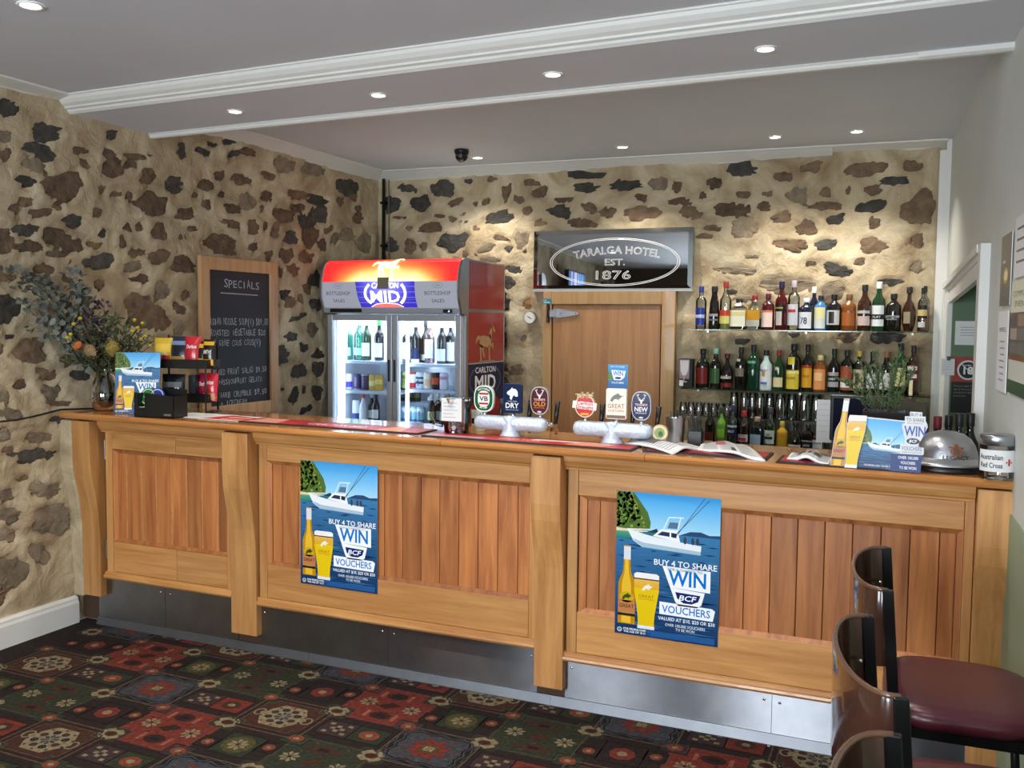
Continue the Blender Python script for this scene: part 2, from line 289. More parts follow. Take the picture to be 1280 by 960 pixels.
# ------------------------------------------------------------ shared materials
WHITE = pm('white_paint', (222, 222, 216), .45, var=.03, vs=3)
CEIL = pm('ceiling_paint', (208, 212, 218), .7, var=.03, vs=1.5)
GREYWALL = pm('pale_wall_paint', (204, 208, 202), .55, var=.05, vs=2, bump=.06, bs=40)
GREEN = pm('green_paint', (142, 162, 136), .5, var=.05, vs=3)
DKGREEN = pm('dark_green_paint', (92, 118, 88), .6, var=.05, vs=3)
PLASTER = plaster('lime_plaster', (182, 164, 132), (142, 120, 90), (208, 194, 164))
STONE = {'b': pm('brown_stone', (106, 86, 66), .85, var=.42, vs=16, bump=.9, bs=24, rnd=.28),
         'k': pm('dark_stone', (68, 64, 58), .8, var=.45, vs=18, bump=1., bs=24, rnd=.3),
         'g': pm('grey_stone', (126, 112, 92), .85, var=.34, vs=16, bump=.8, bs=24, rnd=.22),
         'o': pm('orange_stone', (160, 118, 78), .85, var=.2, vs=16, bump=.5, bs=30)}
PINE_X = wood('pine_along', (208, 152, 90), (174, 116, 62), 'X', rnd=.10)
PINE_Z = wood('pine_upright', (206, 152, 92), (174, 118, 64), 'Z', rnd=.10)
BOARD = wood('red_pine_board', (196, 126, 70), (148, 84, 44), 'Z', rnd=.26)
TOPW = wood('counter_timber', (200, 138, 76), (160, 98, 48), 'X', .16, rnd=.02, coat=.6)
DOORW = wood('door_veneer', (176, 128, 80), (150, 104, 62), 'Z', .45, sc=.8, rnd=.02)
FRAMEW = wood('door_frame_timber', (184, 146, 94), (160, 122, 74), 'Z', .45, rnd=.04)
BLACK = pm('black_plastic', (18, 18, 19), .35)
BLACKM = pm('black_steel', (20, 20, 22), .3, metal=.3)
STEEL = pm('brushed_steel', (176, 178, 182), .3, metal=1, var=.08, vs=9)
KICK = pm('scuffed_steel', (156, 158, 163), .36, metal=1, var=.12, vs=7, bump=.03, bs=14)
kb = KICK.node_tree.nodes['Principled BSDF']; kb.inputs['Anisotropic'].default_value = 1.0; kb.inputs['Roughness'].default_value = .31
tn = KICK.node_tree.nodes.new('ShaderNodeCombineXYZ'); tn.inputs[2].default_value = 1; KICK.node_tree.links.new(tn.outputs[0], kb.inputs['Tangent'])
CHROME = pm('chrome', (220, 222, 225), .08, metal=1)
GLASS = clear('clear_glass'); PAPER = pm('white_paper', (228, 228, 226), .6)
PRINT = printed('printed_ink'); PRINTG = printed('glossy_print', .18); LIT = printed('backlit_print', .4, emit=1.1)
LAMPM = pm('lamp_glow', (255, 250, 240), emit=14)
# ------------------------------------------------------------ stone walls
def relief(a, b, k):
    p = Vector((a*1.9, b*2.3, k)); q = Vector((a*6.5, b*7.5, k+9))
    return .022*noise.noise(p) + .013*noise.noise(q) + .006*noise.noise(q*2.4)
def lips(data, pts):
    """plaster stands up in a lip round every stone and dips under it"""
    add = {}; cell = .1; hsh = {}
    for i, (a, b) in enumerate(pts): hsh.setdefault((int(a//cell), int(b//cell)), []).append(i)
    for n_, q in enumerate(data):
        a, b, ax, ay, bx, by = [v/1000 for v in q]; R = math.hypot(ax, ay)+math.hypot(bx, by); det = (ax*by-ay*bx) or 1e-9; ph = n_*1.37
        for ci in range(int((a-1.7*R)//cell), int((a+1.7*R)//cell)+1):
            for cj in range(int((b-1.7*R)//cell), int((b+1.7*R)//cell)+1):
                for i in hsh.get((ci, cj), ()):
                    p, r = pts[i][0]-a, pts[i][1]-b; u, v = (p*by-r*bx)/det, (r*ax-p*ay)/det; d = math.hypot(u, v); th = math.atan2(v, u)
                    if d > 1.9: continue
                    d *= 1+.16*math.sin(3*th+ph)+.10*math.sin(5*th+2*ph)
                    h = -.016 if d < .9 else -.016+(d-.9)/.22*.027 if d < 1.12 else .011*max(0, 1-(d-1.12)/.6)
                    add[i] = min(add.get(i, 9), h) if h < 0 else (max(add[i], h) if add.get(i, 0) >= 0 and i in add else add.get(i, h))
    return add
def wall_grid(name, a0, a1, b0, b1, step, fn, k, data=()):
    na, nb = int((a1-a0)/step)+1, int((b1-b0)/step)+1; m = MB(); vs = []
    pts = [(a0+(a1-a0)*i/na+random.uniform(-.3, .3)*step, b0+(b1-b0)*j/nb+random.uniform(-.3, .3)*step) for i in range(na+1) for j in range(nb+1)]
    ad = lips(data, pts)
    for i, (a, b) in enumerate(pts): vs.append(fn(a, b, relief(a, b, k)+ad.get(i, 0)))
    fs = [(i*(nb+1)+j, (i+1)*(nb+1)+j, (i+1)*(nb+1)+j+1, i*(nb+1)+j+1) for i in range(na) for j in range(nb)]
    m.add(vs, fs, 0, True); return struct(name, m, PLASTER)
def stone(parent, c, a, b, ax, ay, bx, by, fn, k):
    n = 26; rnd = random.Random(int(a*7919+b*104729)); m = MB(); out = []; ph = rnd.random()*9
    for i in range(n):
        t = 2*PI*i/n
        ct, st = math.cos(t), math.sin(t); p = 2.6
        sq = (abs(ct)**p+abs(st)**p)**(-1/p)
        j = sq*(.94+.46*noise.noise(Vector((ct*1.1+ph, st*1.1, ph)))+.30*noise.noise(Vector((ct*3.2, st*3.2+ph, ph)))+rnd.uniform(-.11, .09))
        j = max(.42, min(1.32, j))
        out.append((j*(ct*ax+st*bx)/1000+a/1000, j*(ct*ay+st*by)/1000+b/1000))
    A, B = a/1000, b/1000; vs = []
    for f, h in ((1.16, -.028), (1.12, -.007), (.9, -.001)):
        for p, q in out:
            p2, q2 = A+(p-A)*f, B+(q-B)*f; vs.append(fn(p2, q2, relief(p2, q2, k)+h+rnd.uniform(-.0015, .0015)))
    vs.append(fn(A, B, relief(A, B, k)+.001))
    fs = [(r*n+i, r*n+(i+1) % n, (r+1)*n+(i+1) % n, (r+1)*n+i) for r in range(2) for i in range(n)]
    fs += [(2*n+i, 2*n+(i+1) % n, 3*n) for i in range(n)]
    m.add(vs, fs, 0, False); return obj('stone', m, STONE[c], parent)
LW = lambda a, b, h: (h, a, b)
BW = lambda a, b, h: (a, yb(a)-h, b)
SL = [(s.split(',')[0], [float(t_) for t_ in s.split(',')[1:]]) for s in STONES_LEFT.split(';')]
SB = [(s.split(',')[0], [float(t_) for t_ in s.split(',')[1:]]) for s in STONES_BACK.split(';')]
for i in range(70):     # the wall goes on towards the room in the same way
    y = -.42-4.6*((i*.618) % 1); z = .25+2.4*((i*.7548) % 1)
    SL.append(('bkgb'[i % 4], [y*1000, z*1000, random.uniform(40, 110), random.uniform(-15, 15), random.uniform(-10, 10), random.uniform(28, 60)]))
wall_left = wall_grid('wall_left', -5.2, 3.25, 0, 2.95, .026, LW, 3., [q for _, q in SL])
wall_back = wall_grid('wall_back', -.02, 4.30, 0, 2.95, .026, BW, 17., [q for _, q in SB])
for c, q in SL: stone(wall_left, c, *q, LW, 3.)
for c, q in SB: stone(wall_back, c, *q, BW, 17.)
# ------------------------------------------------------------ floor with the patterned carpet
struct('floor', MB().box(0, 4.75, -5.25, 3.4, -.12, 0), pm('pale_vinyl_floor', (196, 194, 188), .5))  # bare part behind the bar is unseen, kept pale to bounce lamplight upwards
floor = bpy.data.objects['floor']
a = Art(.0002)
KC = dict(bg=(31, 21, 19), mar=(45, 21, 16), red=(97, 37, 28), grn=(37, 42, 28), crm=(117, 105, 80), blk=(18, 17, 19), slate=(52, 52, 57),
          plum=(49, 34, 35), ora=(109, 52, 34), olv=(66, 60, 31), lin=(78, 66, 54), brn=(57, 31, 21), salm=(124, 73, 57))
def step_rect(cx, cy, w, h, s):
    return [(cx-w+s, cy-h), (cx+w-s, cy-h), (cx+w-s, cy-h+s), (cx+w, cy-h+s), (cx+w, cy+h-s), (cx+w-s, cy+h-s), (cx+w-s, cy+h),
            (cx-w+s, cy+h), (cx-w+s, cy+h-s), (cx-w, cy+h-s), (cx-w, cy-h+s), (cx-w+s, cy-h+s)]
def zig(cx, cy, w, h, n, d):
    pts = []
    for i in range(4*n):
        e, t = i//n, (i % n)/n; o = d if i % 2 else 0
        pts.append([(cx-w+2*w*t, cy-h-o), (cx+w+o, cy-h+2*h*t), (cx+w-2*w*t, cy+h+o), (cx-w-o, cy+h-2*h*t)][e])
    return pts
def flower(cx, cy, r, col, n=8, ctr=None):
    for k in range(n):
        t = 2*PI*k/n+.39; c, s = math.cos(t), math.sin(t)
        a.poly([(cx+c*.12*r, cy+s*.12*r), (cx+c*.7*r-s*.22*r, cy+s*.7*r+c*.22*r), (cx+c*r, cy+s*r), (cx+c*.7*r+s*.22*r, cy+s*.7*r-c*.22*r)], col)
    if ctr: a.l += 1; a.ell(cx, cy, r*.2, r*.2, ctr, 8); a.l -= 1
def sq(cx, cy, w, h, col, mot, kind):
    a.l = 1.5; a.rect(cx-w, cy-h, cx+w, cy+h, col); a.line([(cx-w, cy-h), (cx+w, cy-h), (cx+w, cy+h), (cx-w, cy+h), (cx-w, cy-h)], .004, KC['lin'] if kind == 1 else KC['blk'])
    a.l = 2.5
    if kind == 0: a.ell(cx, cy, w*.62, h*.62, mot, 8); a.l = 3; a.ell(cx, cy, w*.25, h*.25, KC['crm'], 6)
    elif kind == 1: a.poly(zig(cx, cy, w*.62, h*.62, 4, w*.22), KC['crm']); a.l = 3; a.ell(cx, cy, w*.45, h*.42, mot, 10); a.l = 4; a.ell(cx, cy, w*.2, h*.2, KC['mar'], 8)
    elif kind == 2: a.ell(cx, cy, w*.8, h*.8, mot, 14); a.l = 3; flower(cx, cy, w*.55, KC['crm'], 8, KC['brn'])
    else:
        for dx, dy in ((1, 0), (-1, 0), (0, 1), (0, -1), (1.9, 1.9), (-1.9, 1.9), (1.9, -1.9), (-1.9, -1.9)): a.rect(cx+dx*w*.3-w*.14, cy+dy*h*.3-h*.14, cx+dx*w*.3+w*.14, cy+dy*h*.3+h*.14, mot)
a.rect(0.005, -5.2, 4.7, .12, KC['bg'], ny=2)
for i in range(-1, 7):
    for j in range(-8, 3):
        cx, cy = 1.083+.69*(i-1), -.478+.565*j; ty = (i+j) % 2
        if not -.2 < cx < 4.9: continue
        W, H = .182, .162
        a.l = 1; a.poly(step_rect(cx, cy, W, H, .03), KC['blk'] if ty else KC['mar'])
        a.l = 2; q = step_rect(cx, cy, W-.012, H-.012, .03); a.line(q+[q[0]], .006, KC['lin'])
        if ty:   # red flower on slate
            a.l = 2.5; q = zig(cx, cy, W-.026, H-.026, 7, .010); a.line(q+[q[0]], .0035, KC['lin']); a.l = 3; a.poly(zig(cx, cy, W-.045, H-.045, 6, .016), KC['slate']); a.l = 3.3
            for k in range(12): t = k*PI/6; a.rect(cx+.115*math.cos(t)-.006, cy+.10*math.sin(t)-.005, cx+.115*math.cos(t)+.006, cy+.10*math.sin(t)+.005, KC['lin'] if k % 2 else KC['red']); a.l = 4; q = zig(cx, cy, W-.055, H-.055, 6, .012); a.line(q+[q[0]], .004, KC['blk'])
            a.l = 5; a.poly([(cx+(.092 if k % 2 else .066)*math.cos(2*PI*k/16), cy+(.088 if k % 2 else .062)*math.sin(2*PI*k/16)) for k in range(16)], KC['red'])
            a.l = 6; a.rect(cx-.034, cy-.03, cx+.034, cy+.03, KC['olv']); a.l = 7; a.rect(cx-.02, cy-.018, cx+.02, cy+.018, KC['crm']); a.l = 8; flower(cx, cy, .016, KC['red'], 4)
        else:    # cream medallion on maroon
            a.l = 3; q = step_rect(cx, cy, W-.026, H-.026, .022); a.line(q+[q[0]], .007, KC['bg']); q = step_rect(cx, cy, W-.038, H-.038, .03); a.poly(q, KC['brn']); a.l = 3.5; a.line(q+[q[0]], .004, KC['lin'])
            a.l = 4; a.poly([(cx-.115, cy), (cx-.085, cy-.05), (cx-.055, cy-.095), (cx+.055, cy-.095), (cx+.085, cy-.05), (cx+.115, cy), (cx+.085, cy+.05), (cx+.055, cy+.095), (cx-.055, cy+.095), (cx-.085, cy+.05)], KC['crm'])
            a.l = 5
            for k in range(8):
                t = PI/8+k*PI/4; a.ell(cx+.062*math.cos(t), cy+.06*math.sin(t), .018, .016, KC['brn'] if k % 2 else KC['blk'], 8); a.l = 6; flower(cx+.062*math.cos(t), cy+.06*math.sin(t), .011, KC['slate'] if k % 2 else KC['lin'], 4); a.l = 5
            for k in range(10): t = PI/10+k*PI/5; a.ell(cx+.1*math.cos(t), cy+.083*math.sin(t), .007, .006, KC['mar'], 6)
            flower(cx, cy, .042, KC['slate'], 8, KC['crm'])
            for e in (-1, 1): a.ring(cx+e*.118, cy, .022, .03, .008, KC['crm'], 8)
        for e in (-1, 1):
            sq(cx+e*.172, cy+e*.142, .062, .052, KC['grn'], KC['brn'], 1)
            sq(cx+e*.172, cy-e*.142, .055, .046, KC['plum'] if ty else KC['grn'], KC['ora'], 0)
        # squares between medallions
        sq(cx+.345-.075, cy+.0, .075, .062, KC['plum'], KC['crm'], 3); sq(cx+.345+.075, cy+.0, .075, .062, KC['red'] if ty else KC['grn'], KC['brn'] if ty else KC['ora'], 0)
        sq(cx, cy+.2825, .085, .085, KC['grn'] if ty else KC['bg'], KC['olv'] if ty else KC['red'], 2 if ty else 0)
        for e in (-1, 1): sq(cx+e*.125, cy+.2825+e*.03, .042, .042, KC['bg'], KC['ora'], 0)
        # the flowered block
        bx, by = cx+.345, cy+.2825; col, f2 = (KC['grn'], KC['brn']) if ty else (KC['red'], KC['mar'])
        a.l = 1.25; a.poly(step_rect(bx, by, .186, .172, .05), col); a.l = 2.25; q = step_rect(bx, by, .174, .161, .05); a.line(q+[q[0]], .003, KC['lin'])
        flower(bx-.105, by+.005, .044, KC['crm'], 8, KC['mar']); flower(bx+.112, by-.005, .044, KC['crm'], 8, KC['mar'])
        for e in (-1, 1):
            a.l = 2.3; a.ell(bx-e*.015, by+e*.1, .05, .036, f2, 10); a.l = 3; a.rect(bx-e*.015-.022, by+e*.1-.012, bx-e*.015+.022, by+e*.1+.012, KC['blk'])
            a.l = 2.6; c3 = KC['salm'] if not ty else KC['brn']; a.rect(bx-e*.015-.075, by+e*.1-.03, bx-e*.015-.058, by+e*.1+.03, c3); a.rect(bx-e*.015+.058, by+e*.1-.03, bx-e*.015+.075, by+e*.1+.03, c3)
        rb = random.Random(i*31+j*7)
        a.l = 2.4
        for k in range(26):
            px, py = bx+rb.uniform(-.165, .165), by+rb.uniform(-.15, .15)
            if abs(px-bx) > .13 and abs(py-by) > .115: continue
            r_ = rb.uniform(.004, .009); a.poly([(px-r_, py), (px, py-r_*.7), (px+r_, py), (px, py+r_*.7)], [KC['blk'], f2, KC['olv'], KC['lin']][k % 4])
        a.l = 3; a.poly([(bx-.05, by-.015), (bx, by-.035), (bx+.05, by+.015), (bx, by+.035)], KC['brn'] if ty else KC['mar'])
def on_floor(x, y, h):
    y = y-.023*(x-1.08); return (min(max(x, .004), wx_(y)-.004), min(max(y, -5.19), .13), .001+h)
a.build('carpet', on_floor, printed('carpet_wool', .95, grain=55), floor)
# ------------------------------------------------------------ ceilings, beam, cornices
struct('ceiling', MB().box(-.02, 4.75, -5.25, .12, 2.79, 2.86), CEIL)
struct('ceiling', MB().box(-.02, 4.5, .55, 3.4, 2.865, 2.93), CEIL)
bt = lambda x, y: y - .045*x
def run_x(poly, x0, x1, tilt=True):        # profile (y, z) run along x
    return MB().prism(poly, lambda a_, b_, d: (d, bt(d, a_) if tilt else yb(d, a_), b_), x0, x1)
BX1 = 4.47
struct('trim_1', run_x([(.086, 2.71), (.64, 2.71), (.64, 2.93), (.086, 2.93)], 0, BX1), CEIL)
struct('trim_2', run_x([(.0, 2.79), (.0, 2.783), (.008, 2.78), (.014, 2.766), (.03, 2.75), (.05, 2.74), (.052, 2.732), (.07, 2.727), (.074, 2.718), (.09, 2.708), (.1, 2.712), (.1, 2.79)], 0, BX1), WHITE)
struct('trim_3', run_x([(.635, 2.713), (.630, 2.705), (.638, 2.700), (.638, 2.692), (.646, 2.684), (.672, 2.684), (.672, 2.72), (.635, 2.72)], .0, 4.1), WHITE)
struct('trim_4', run_x([(.632, 2.713), (.629, 2.69), (.645, 2.682), (.672, 2.682), (.672, 2.72), (.632, 2.72)], 4.1, 4.435), WHITE)
cpro = lambda out, zt, zb: [(0, zb), (.012, zb), (.02, zb+.008), (out*.5, zb+(zt-zb)*.45), (out*.9, zt-.012), (out, zt-.008), (out, zt), (0, zt)]
struct('trim_5', run_x([(p-.02, q) for p, q in cpro(.13, 2.865, 2.797)], -.02, 3.57, False), WHITE)
struct('trim_6', run_x([(p-.02, q) for p, q in cpro(.13, 2.865, 2.822)], 3.57, 4.29, False), WHITE)
along_y = lambda poly, y0, y1: MB().prism(poly, lambda p, q, d: (p, d, q), y0, y1)
struct('trim_7', along_y([(p-.02, q) for p, q in cpro(.13, 2.865, 2.797)], .6, 3.24), WHITE)
struct('trim_8', along_y([(p-.02, q) for p, q in cpro(.115, 2.79, 2.755)], -5.2, .06), WHITE)
# baseboard along the stone wall
struct('baseboard_left', along_y([(-.03, 0), (.032, 0), (.032, .11), (.026, .125), (.026, .135), (.014, .148), (-.03, .148)], -5.2, .055), WHITE)
# ------------------------------------------------------------ right wall with the doorway
def wall_right_piece(m, y0, y1, z0, z1, out=0., th=.3, mi=0):
    vs = [(wx_(y)-out+d, y, z) for y in (y0, y1) for d in (0, th) for z in (z0, z1)]
    return m.add(vs, [(0, 1, 3, 2), (4, 6, 7, 5), (0, 4, 5, 1), (2, 3, 7, 6), (0, 2, 6, 4), (1, 5, 7, 3)], mi)
m = MB(); wall_right_piece(m, -5.25, 1.0, 0, 2.95); wall_right_piece(m, 2.75, 3.5, 0, 2.95); wall_right_piece(m, 1.0, 2.75, 1.95, 2.95)
struct('wall_right', m, GREYWALL)
m = MB(); wall_right_piece(m, -5.2, .9, 0, 1.0, .006, .006); struct('trim_9', m, GREEN, 'pale green painted dado on the right wall')
m = MB(); wall_right_piece(m, 1.0, 2.75, 0, 1.96, -.3, .05); struct('wall_doorway', m, DKGREEN)
# painted doorway lining, green on its far reveal
m = MB(); vs = [(wx_(2.75)+d, y, z) for d in (.004, .3) for y in (2.735, 2.75) for z in (0, 1.95)]
m.add(vs, [(0, 1, 3, 2), (4, 6, 7, 5), (0, 4, 5, 1), (2, 3, 7, 6), (0, 2, 6, 4), (1, 5, 7, 3)]); struct('door_1', m, DKGREEN, 'dark green reveal of the doorway behind the bar')
D1 = bpy.data.objects['door_1']
m = MB(); wall_right_piece(m, .90, 1.0, 0, 2.0, .040, .05); obj('architrave', m, WHITE, D1, .004)
m = MB(); wall_right_piece(m, 2.75, 2.85, 0, 1.90, .028, .03); wall_right_piece(m, 2.85, 2.93, 0, 1.92, .040, .042); obj('architrave', m, WHITE, D1, .003)
hz = lambda y: 2.005 - .047*(y-.9)
m = MB()
for z0, z1, o in ((-.135, -.06, .022), (-.06, -.035, .03), (-.035, 0, .045)):
    vs = [(wx_(y)-o+d, y, hz(y)+z) for y in (1.0, 2.93) for d in (0, o+.004) for z in (z0, z1)]
    m.add(vs, [(0, 1, 3, 2), (4, 6, 7, 5), (0, 4, 5, 1), (2, 3, 7, 6), (0, 2, 6, 4), (1, 5, 7, 3)])
obj('architrave', m, WHITE, D1)
# white corner boards where stone and painted wall meet
struct('trim_10', MB().box(4.245, 4.285, 3.255, 3.30, 0, 2.80), WHITE)
struct('trim_11', MB().box(4.285, 4.33, 3.235, 3.31, 0, 2.865), WHITE)
# ------------------------------------------------------------ rear wall with two windows (behind the camera)
m = MB(); Y0, Y1 = -5.35, -5.2
xs = [(0, .8), (1.9, 2.65), (3.75, 4.75)]
for p, q in xs: m.box(p-.02, q, Y0, Y1, 0, 2.95)
for p, q in ((.8, 1.9), (2.65, 3.75)): m.box(p, q, Y0, Y1, 0, .85); m.box(p, q, Y0, Y1, 2.35, 2.95)
struct('wall_rear', m, pm('rear_wall_paint', (96, 84, 74), .6, var=.08, vs=3))
for k, (p, q) in enumerate(((.8, 1.9), (2.65, 3.75))):
    m = MB()
    for z in (.85, 1.58, 2.30): m.box(p, q, -5.3, -5.24, z, z+.05)
    for x in (p, (p+q)/2-.02, q-.05): m.box(x, x+.05, -5.3, -5.24, .85, 2.35)
    wo = struct('window_%d' % (k+1), m, WHITE); obj('pane', MB().box(p+.05, q-.05, -5.275, -5.27, .9, 2.3), GLASS, wo)
# ------------------------------------------------------------ the bar
sag = lambda x, y, z: (x, y, z*(1-.0057*x))
bar = thing('bar_counter', 'long pine panelled bar front with curved brackets and steel kick plates', 'bar', (0, 0, 0))
def bpart(name, m, mat, bev=.003, parent=None, label=None): return obj(name, m.warp(sag), mat, parent or bar, bev, 2, label)
# carcass behind the panels
bpart('carcass', MB().box(.02, 4.44, .092, .11, .02, 1.1), pm('dark_timber', (70, 48, 30), .6), 0)
# S-shaped brackets
SP = [(1.105, -.012), (.90, -.010), (.83, -.004), (.77, .008), (.70, .024), (.62, .037), (.54, .044), (.45, .047), (.10, .048)]
for x0, x1, zb_ in ((.075, .197, .16), (1.058, 1.212, .09), (2.672, 2.803, .085), (4.345, 4.458, .06)):
    pts = [(y, z) for z, y in SP[:-1]]+[(.048, zb_)]
    bpart('bracket', MB().prism(pts+[(.1, zb_), (.1, 1.105)], lambda y, z, d: (d, y, z), x0, x1), PINE_Z, .004)
# plaster made good around the left bracket
m = MB().prism([(y-.006, z) for z, y in SP[:-1]]+[(.044, .15), (.1, .15), (.1, 1.11)], lambda y, z, d: (d, y, z), -.03, .078).warp(sag)
pe = obj('plaster_edge', m, PLASTER, wall_left, .01)
# the three bays
bays = [(.222, 1.058, .262, .302, .485, .938, .306, 1.012), (1.214, 2.672, .243, .287, .472, .952, 1.29, 2.634), (2.805, 4.345, .212, .254, .452, .920, 2.893, 4.288)]
for k, (x0, x1, mb_, mt, bb, bt_, p0, p1) in enumerate(bays):
    par = bar
    if k == 0:
        par = obj('door', MB().box(x0+.004, x1, .080, .092, mt, 1.03).warp(sag), PINE_X, bar)
        for z in (.42, .95): bpart('hinge', MB().lathe([(.0045, -.05), (.0045, .05)], (x0+.003, .066, z), 8).box(x0-.01, x0+.012, .068, .072, z-.05, z+.05), STEEL, 0, par)
    # mouldings under the counter and over the kick plate
    bpart('moulding', MB().prism([(.03, 1.105), (.032, 1.085), (.045, 1.062), (.055, 1.055), (.056, 1.047), (.07, 1.044), (.095, 1.044), (.095, 1.105)], lambda y, z, d: (d, y, z), x0-.012, x1-.004), PINE_X, 0)
    bpart('moulding', MB().prism([(.095, mb_), (.060, mb_), (.052, mb_+.004), (.047, mb_+.013), (.05, mb_+.022), (.058, mb_+.026), (.06, mt-.005), (.068, mt), (.095, mt)], lambda y, z, d: (d, y, z), x0-.004, x1), PINE_X, 0)
    # stiles and rails
    bpart('stile', MB().box(x0+.006, x0+.05, .066, .09, mt, 1.045), PINE_Z, .002, par)
    bpart('stile', MB().box(x1-.034, x1-.002, .066, .09, mt, 1.045), PINE_Z, .002, par)
    xr0, xr1 = x0+.0515, x1-.0355
    if k == 0:
        xm = .70
        for q0, q1, c in ((xr0, xm-.001, 0), (xm+.001, xr1, 1)):
            bpart('rail', MB().box(q0, q1, .067, .09, bt_+.02, 1.044), PINE_X, .002, par); bpart('rail', MB().box(q0, q1, .067, .09, mt+.002, bb-.02), PINE_X, .002, par)
    else:
        bpart('rail', MB().box(xr0, xr1, .067, .09, bt_+.018, 1.044), PINE_X, .002, par); bpart('rail', MB().box(xr0, xr1, .067, .09, mt+.002, bb-.018), PINE_X, .002, par)
    # bevelled beading round the boards
    m = MB(); y0, y1 = .068, .081
    o4 = [(p0-.03, bb-.018), (p1+.022, bb-.018), (p1+.022, bt_+.018), (p0-.03, bt_+.018)]; i4 = [(p0, bb), (p1, bb), (p1, bt_), (p0, bt_)]
    for i in range(4):
        j = (i+1) % 4; m2 = MB()
        vs = [(o4[i][0], y0, o4[i][1]), (o4[j][0], y0, o4[j][1]), (i4[j][0], y1-.005, i4[j][1]), (i4[i][0], y1-.005, i4[i][1])]; vs += [(x, .09, z) for x, _, z in vs]
        m2.add(vs, [(0, 1, 2, 3), (7, 6, 5, 4), (0, 4, 5, 1), (1, 5, 6, 2), (2, 6, 7, 3), (3, 7, 4, 0)])
        bpart('bead', m2, BOARD, 0, par)
    n = max(3, round((p1-p0-.04)/.0965)); x = p0
    edges = [p0, p0+.055]+[p0+.055+(p1-p0-.11)*i/(n-1) for i in range(1, n)]+[p1]
    for q0, q1 in zip(edges, edges[1:]):
        bpart('board', MB().box(q0+.0012, q1-.0012, .0795, .091, bb-.004, bt_+.004), BOARD, .0028, par)
# kick plates and the angled strip at the floor
for x0, x1, zt in ((.14, .60, .258), (.60, 1.07, .255), (1.20, 1.93, .241), (1.93, 2.674, .236), (2.80, 3.66, .211), (3.66, 4.36, .206)):
    kp = bpart('kick_plate', MB().box(x0+.001, x1-.001, .088, .0905, .035, zt), KICK, 0)
    for sx in (x0+.03, x1-.03):
        obj('screw', MB().ball((0, 0, 0), .006, .003, .006, 8, 5).warp(lambda a, b, c: sag(a+sx, b+.088, c+zt-.035)), CHROME, kp)
for x0, x1 in ((.14, 1.5), (1.5, 2.74), (2.74, 4.36)):
    obj('floor_strip', MB().prism([(.0875, .042), (.080, .042), (.066, .004), (.066, 0), (.0875, 0)], lambda y, z, d: (d, y, z), x0+.001, x1), pm('dull_aluminium', (104, 106, 110), .42, metal=.9, var=.1, vs=9), bar)
# ------------------------------------------------------------ counter top
m = MB(); y0, y1 = -.028, .50
prof = [(y0+.012, 1.146), (y0+.004, 1.142), (y0, 1.134), (y0+.001, 1.124), (y0+.008, 1.115), (y0+.022, 1.111), (y1, 1.111), (y1, 1.146)]
def top_piece(q0, q1): return MB().prism(prof, lambda y, z, d: (d, y, z), q0, q1, sm=False).warp(lambda x, y, z: (x, y, z-.0065*x))
ct = thing('countertop', 'polished timber counter top running along the whole bar', 'counter', (0, 0, 0))
for q0, q1, n in ((-.01, 2.255, 0), (2.257, 3.16, 0), (3.162, 4.452, 0)): obj('plank', top_piece(q0, q1), TOPW, ct)
# ------------------------------------------------------------ picture elements used by the posters
def horse(a_, cx, cy, s, col):
    P = lambda q: [(cx+x*s, cy+y*s) for x, y in q]
    a_.poly(P([(-.46, .36), (-.2, .40), (.1, .36), (.34, .44), (.46, .26), (.40, .06), (.2, -.02), (-.1, .02), (-.36, -.02), (-.52, .1)]), col)       # trunk
    a_.poly(P([(.20, .40), (.36, .62), (.48, .74), (.56, .70), (.50, .50), (.46, .26), (.34, .3)]), col)       # neck
    a_.poly(P([(.46, .76), (.5, .84), (.54, .76), (.66, .68), (.78, .54), (.72, .48), (.60, .54), (.48, .56)]), col)       # head
    a_.poly(P([(-.46, .36), (-.6, .42), (-.76, .30), (-.84, .12), (-.74, .16), (-.6, .26), (-.5, .24)]), col)       # tail
    for q in ([(.26, .06), (.42, .08), (.60, .16), (.62, -.02), (.54, -.12), (.52, .04), (.40, -.02)], [(.2, .04), (.36, .04), (.32, -.2), (.38, -.46), (.24, -.46), (.22, -.2)],
              [(-.5, .12), (-.3, .06), (-.36, -.12), (-.3, -.46), (-.44, -.46), (-.48, -.14)], [(-.36, .06), (-.18, .04), (-.16, -.14), (-.06, -.30), (-.16, -.40), (-.28, -.16)]): a_.poly(P(q), col)
    return a_
def marlin(a_, cx, cy, s, col):
    P = [(-.7, -.3), (-.5, .1), (-.25, .34), (.05, .46), (.18, .62), (.3, .46), (.55, .3), (.9, .26), (.6, .18), (.5, .02), (.3, -.05), (.36, -.25), (.16, -.1), (-.1, -.08), (-.3, -.2), (-.42, -.4), (-.56, -.34)]
    return a_.poly([(cx+x*s, cy+y*s) for x, y in P], col)
def stag(a_, cx, cy, s, col):
    a_.poly([(cx-.16*s, cy-.05*s), (cx+.16*s, cy-.05*s), (cx+.09*s, cy-.5*s), (cx-.09*s, cy-.5*s)], col)
    for e in (-1, 1):
        a_.poly([(cx+e*.14*s, cy-.1*s), (cx+e*.42*s, cy+.0*s), (cx+e*.16*s, cy-.2*s)], col)
        a_.line([(cx+e*.1*s, cy-.05*s), (cx+e*.34*s, cy+.16*s), (cx+e*.44*s, cy+.42*s), (cx+e*.3*s, cy+.62*s)], .1*s, col)
        a_.line([(cx+e*.4*s, cy+.3*s), (cx+e*.56*s, cy+.56*s)], .08*s, col)
    return a_
BLUE, NAVY, WHT = (0, 118, 204), (22, 40, 108), (250, 252, 255)
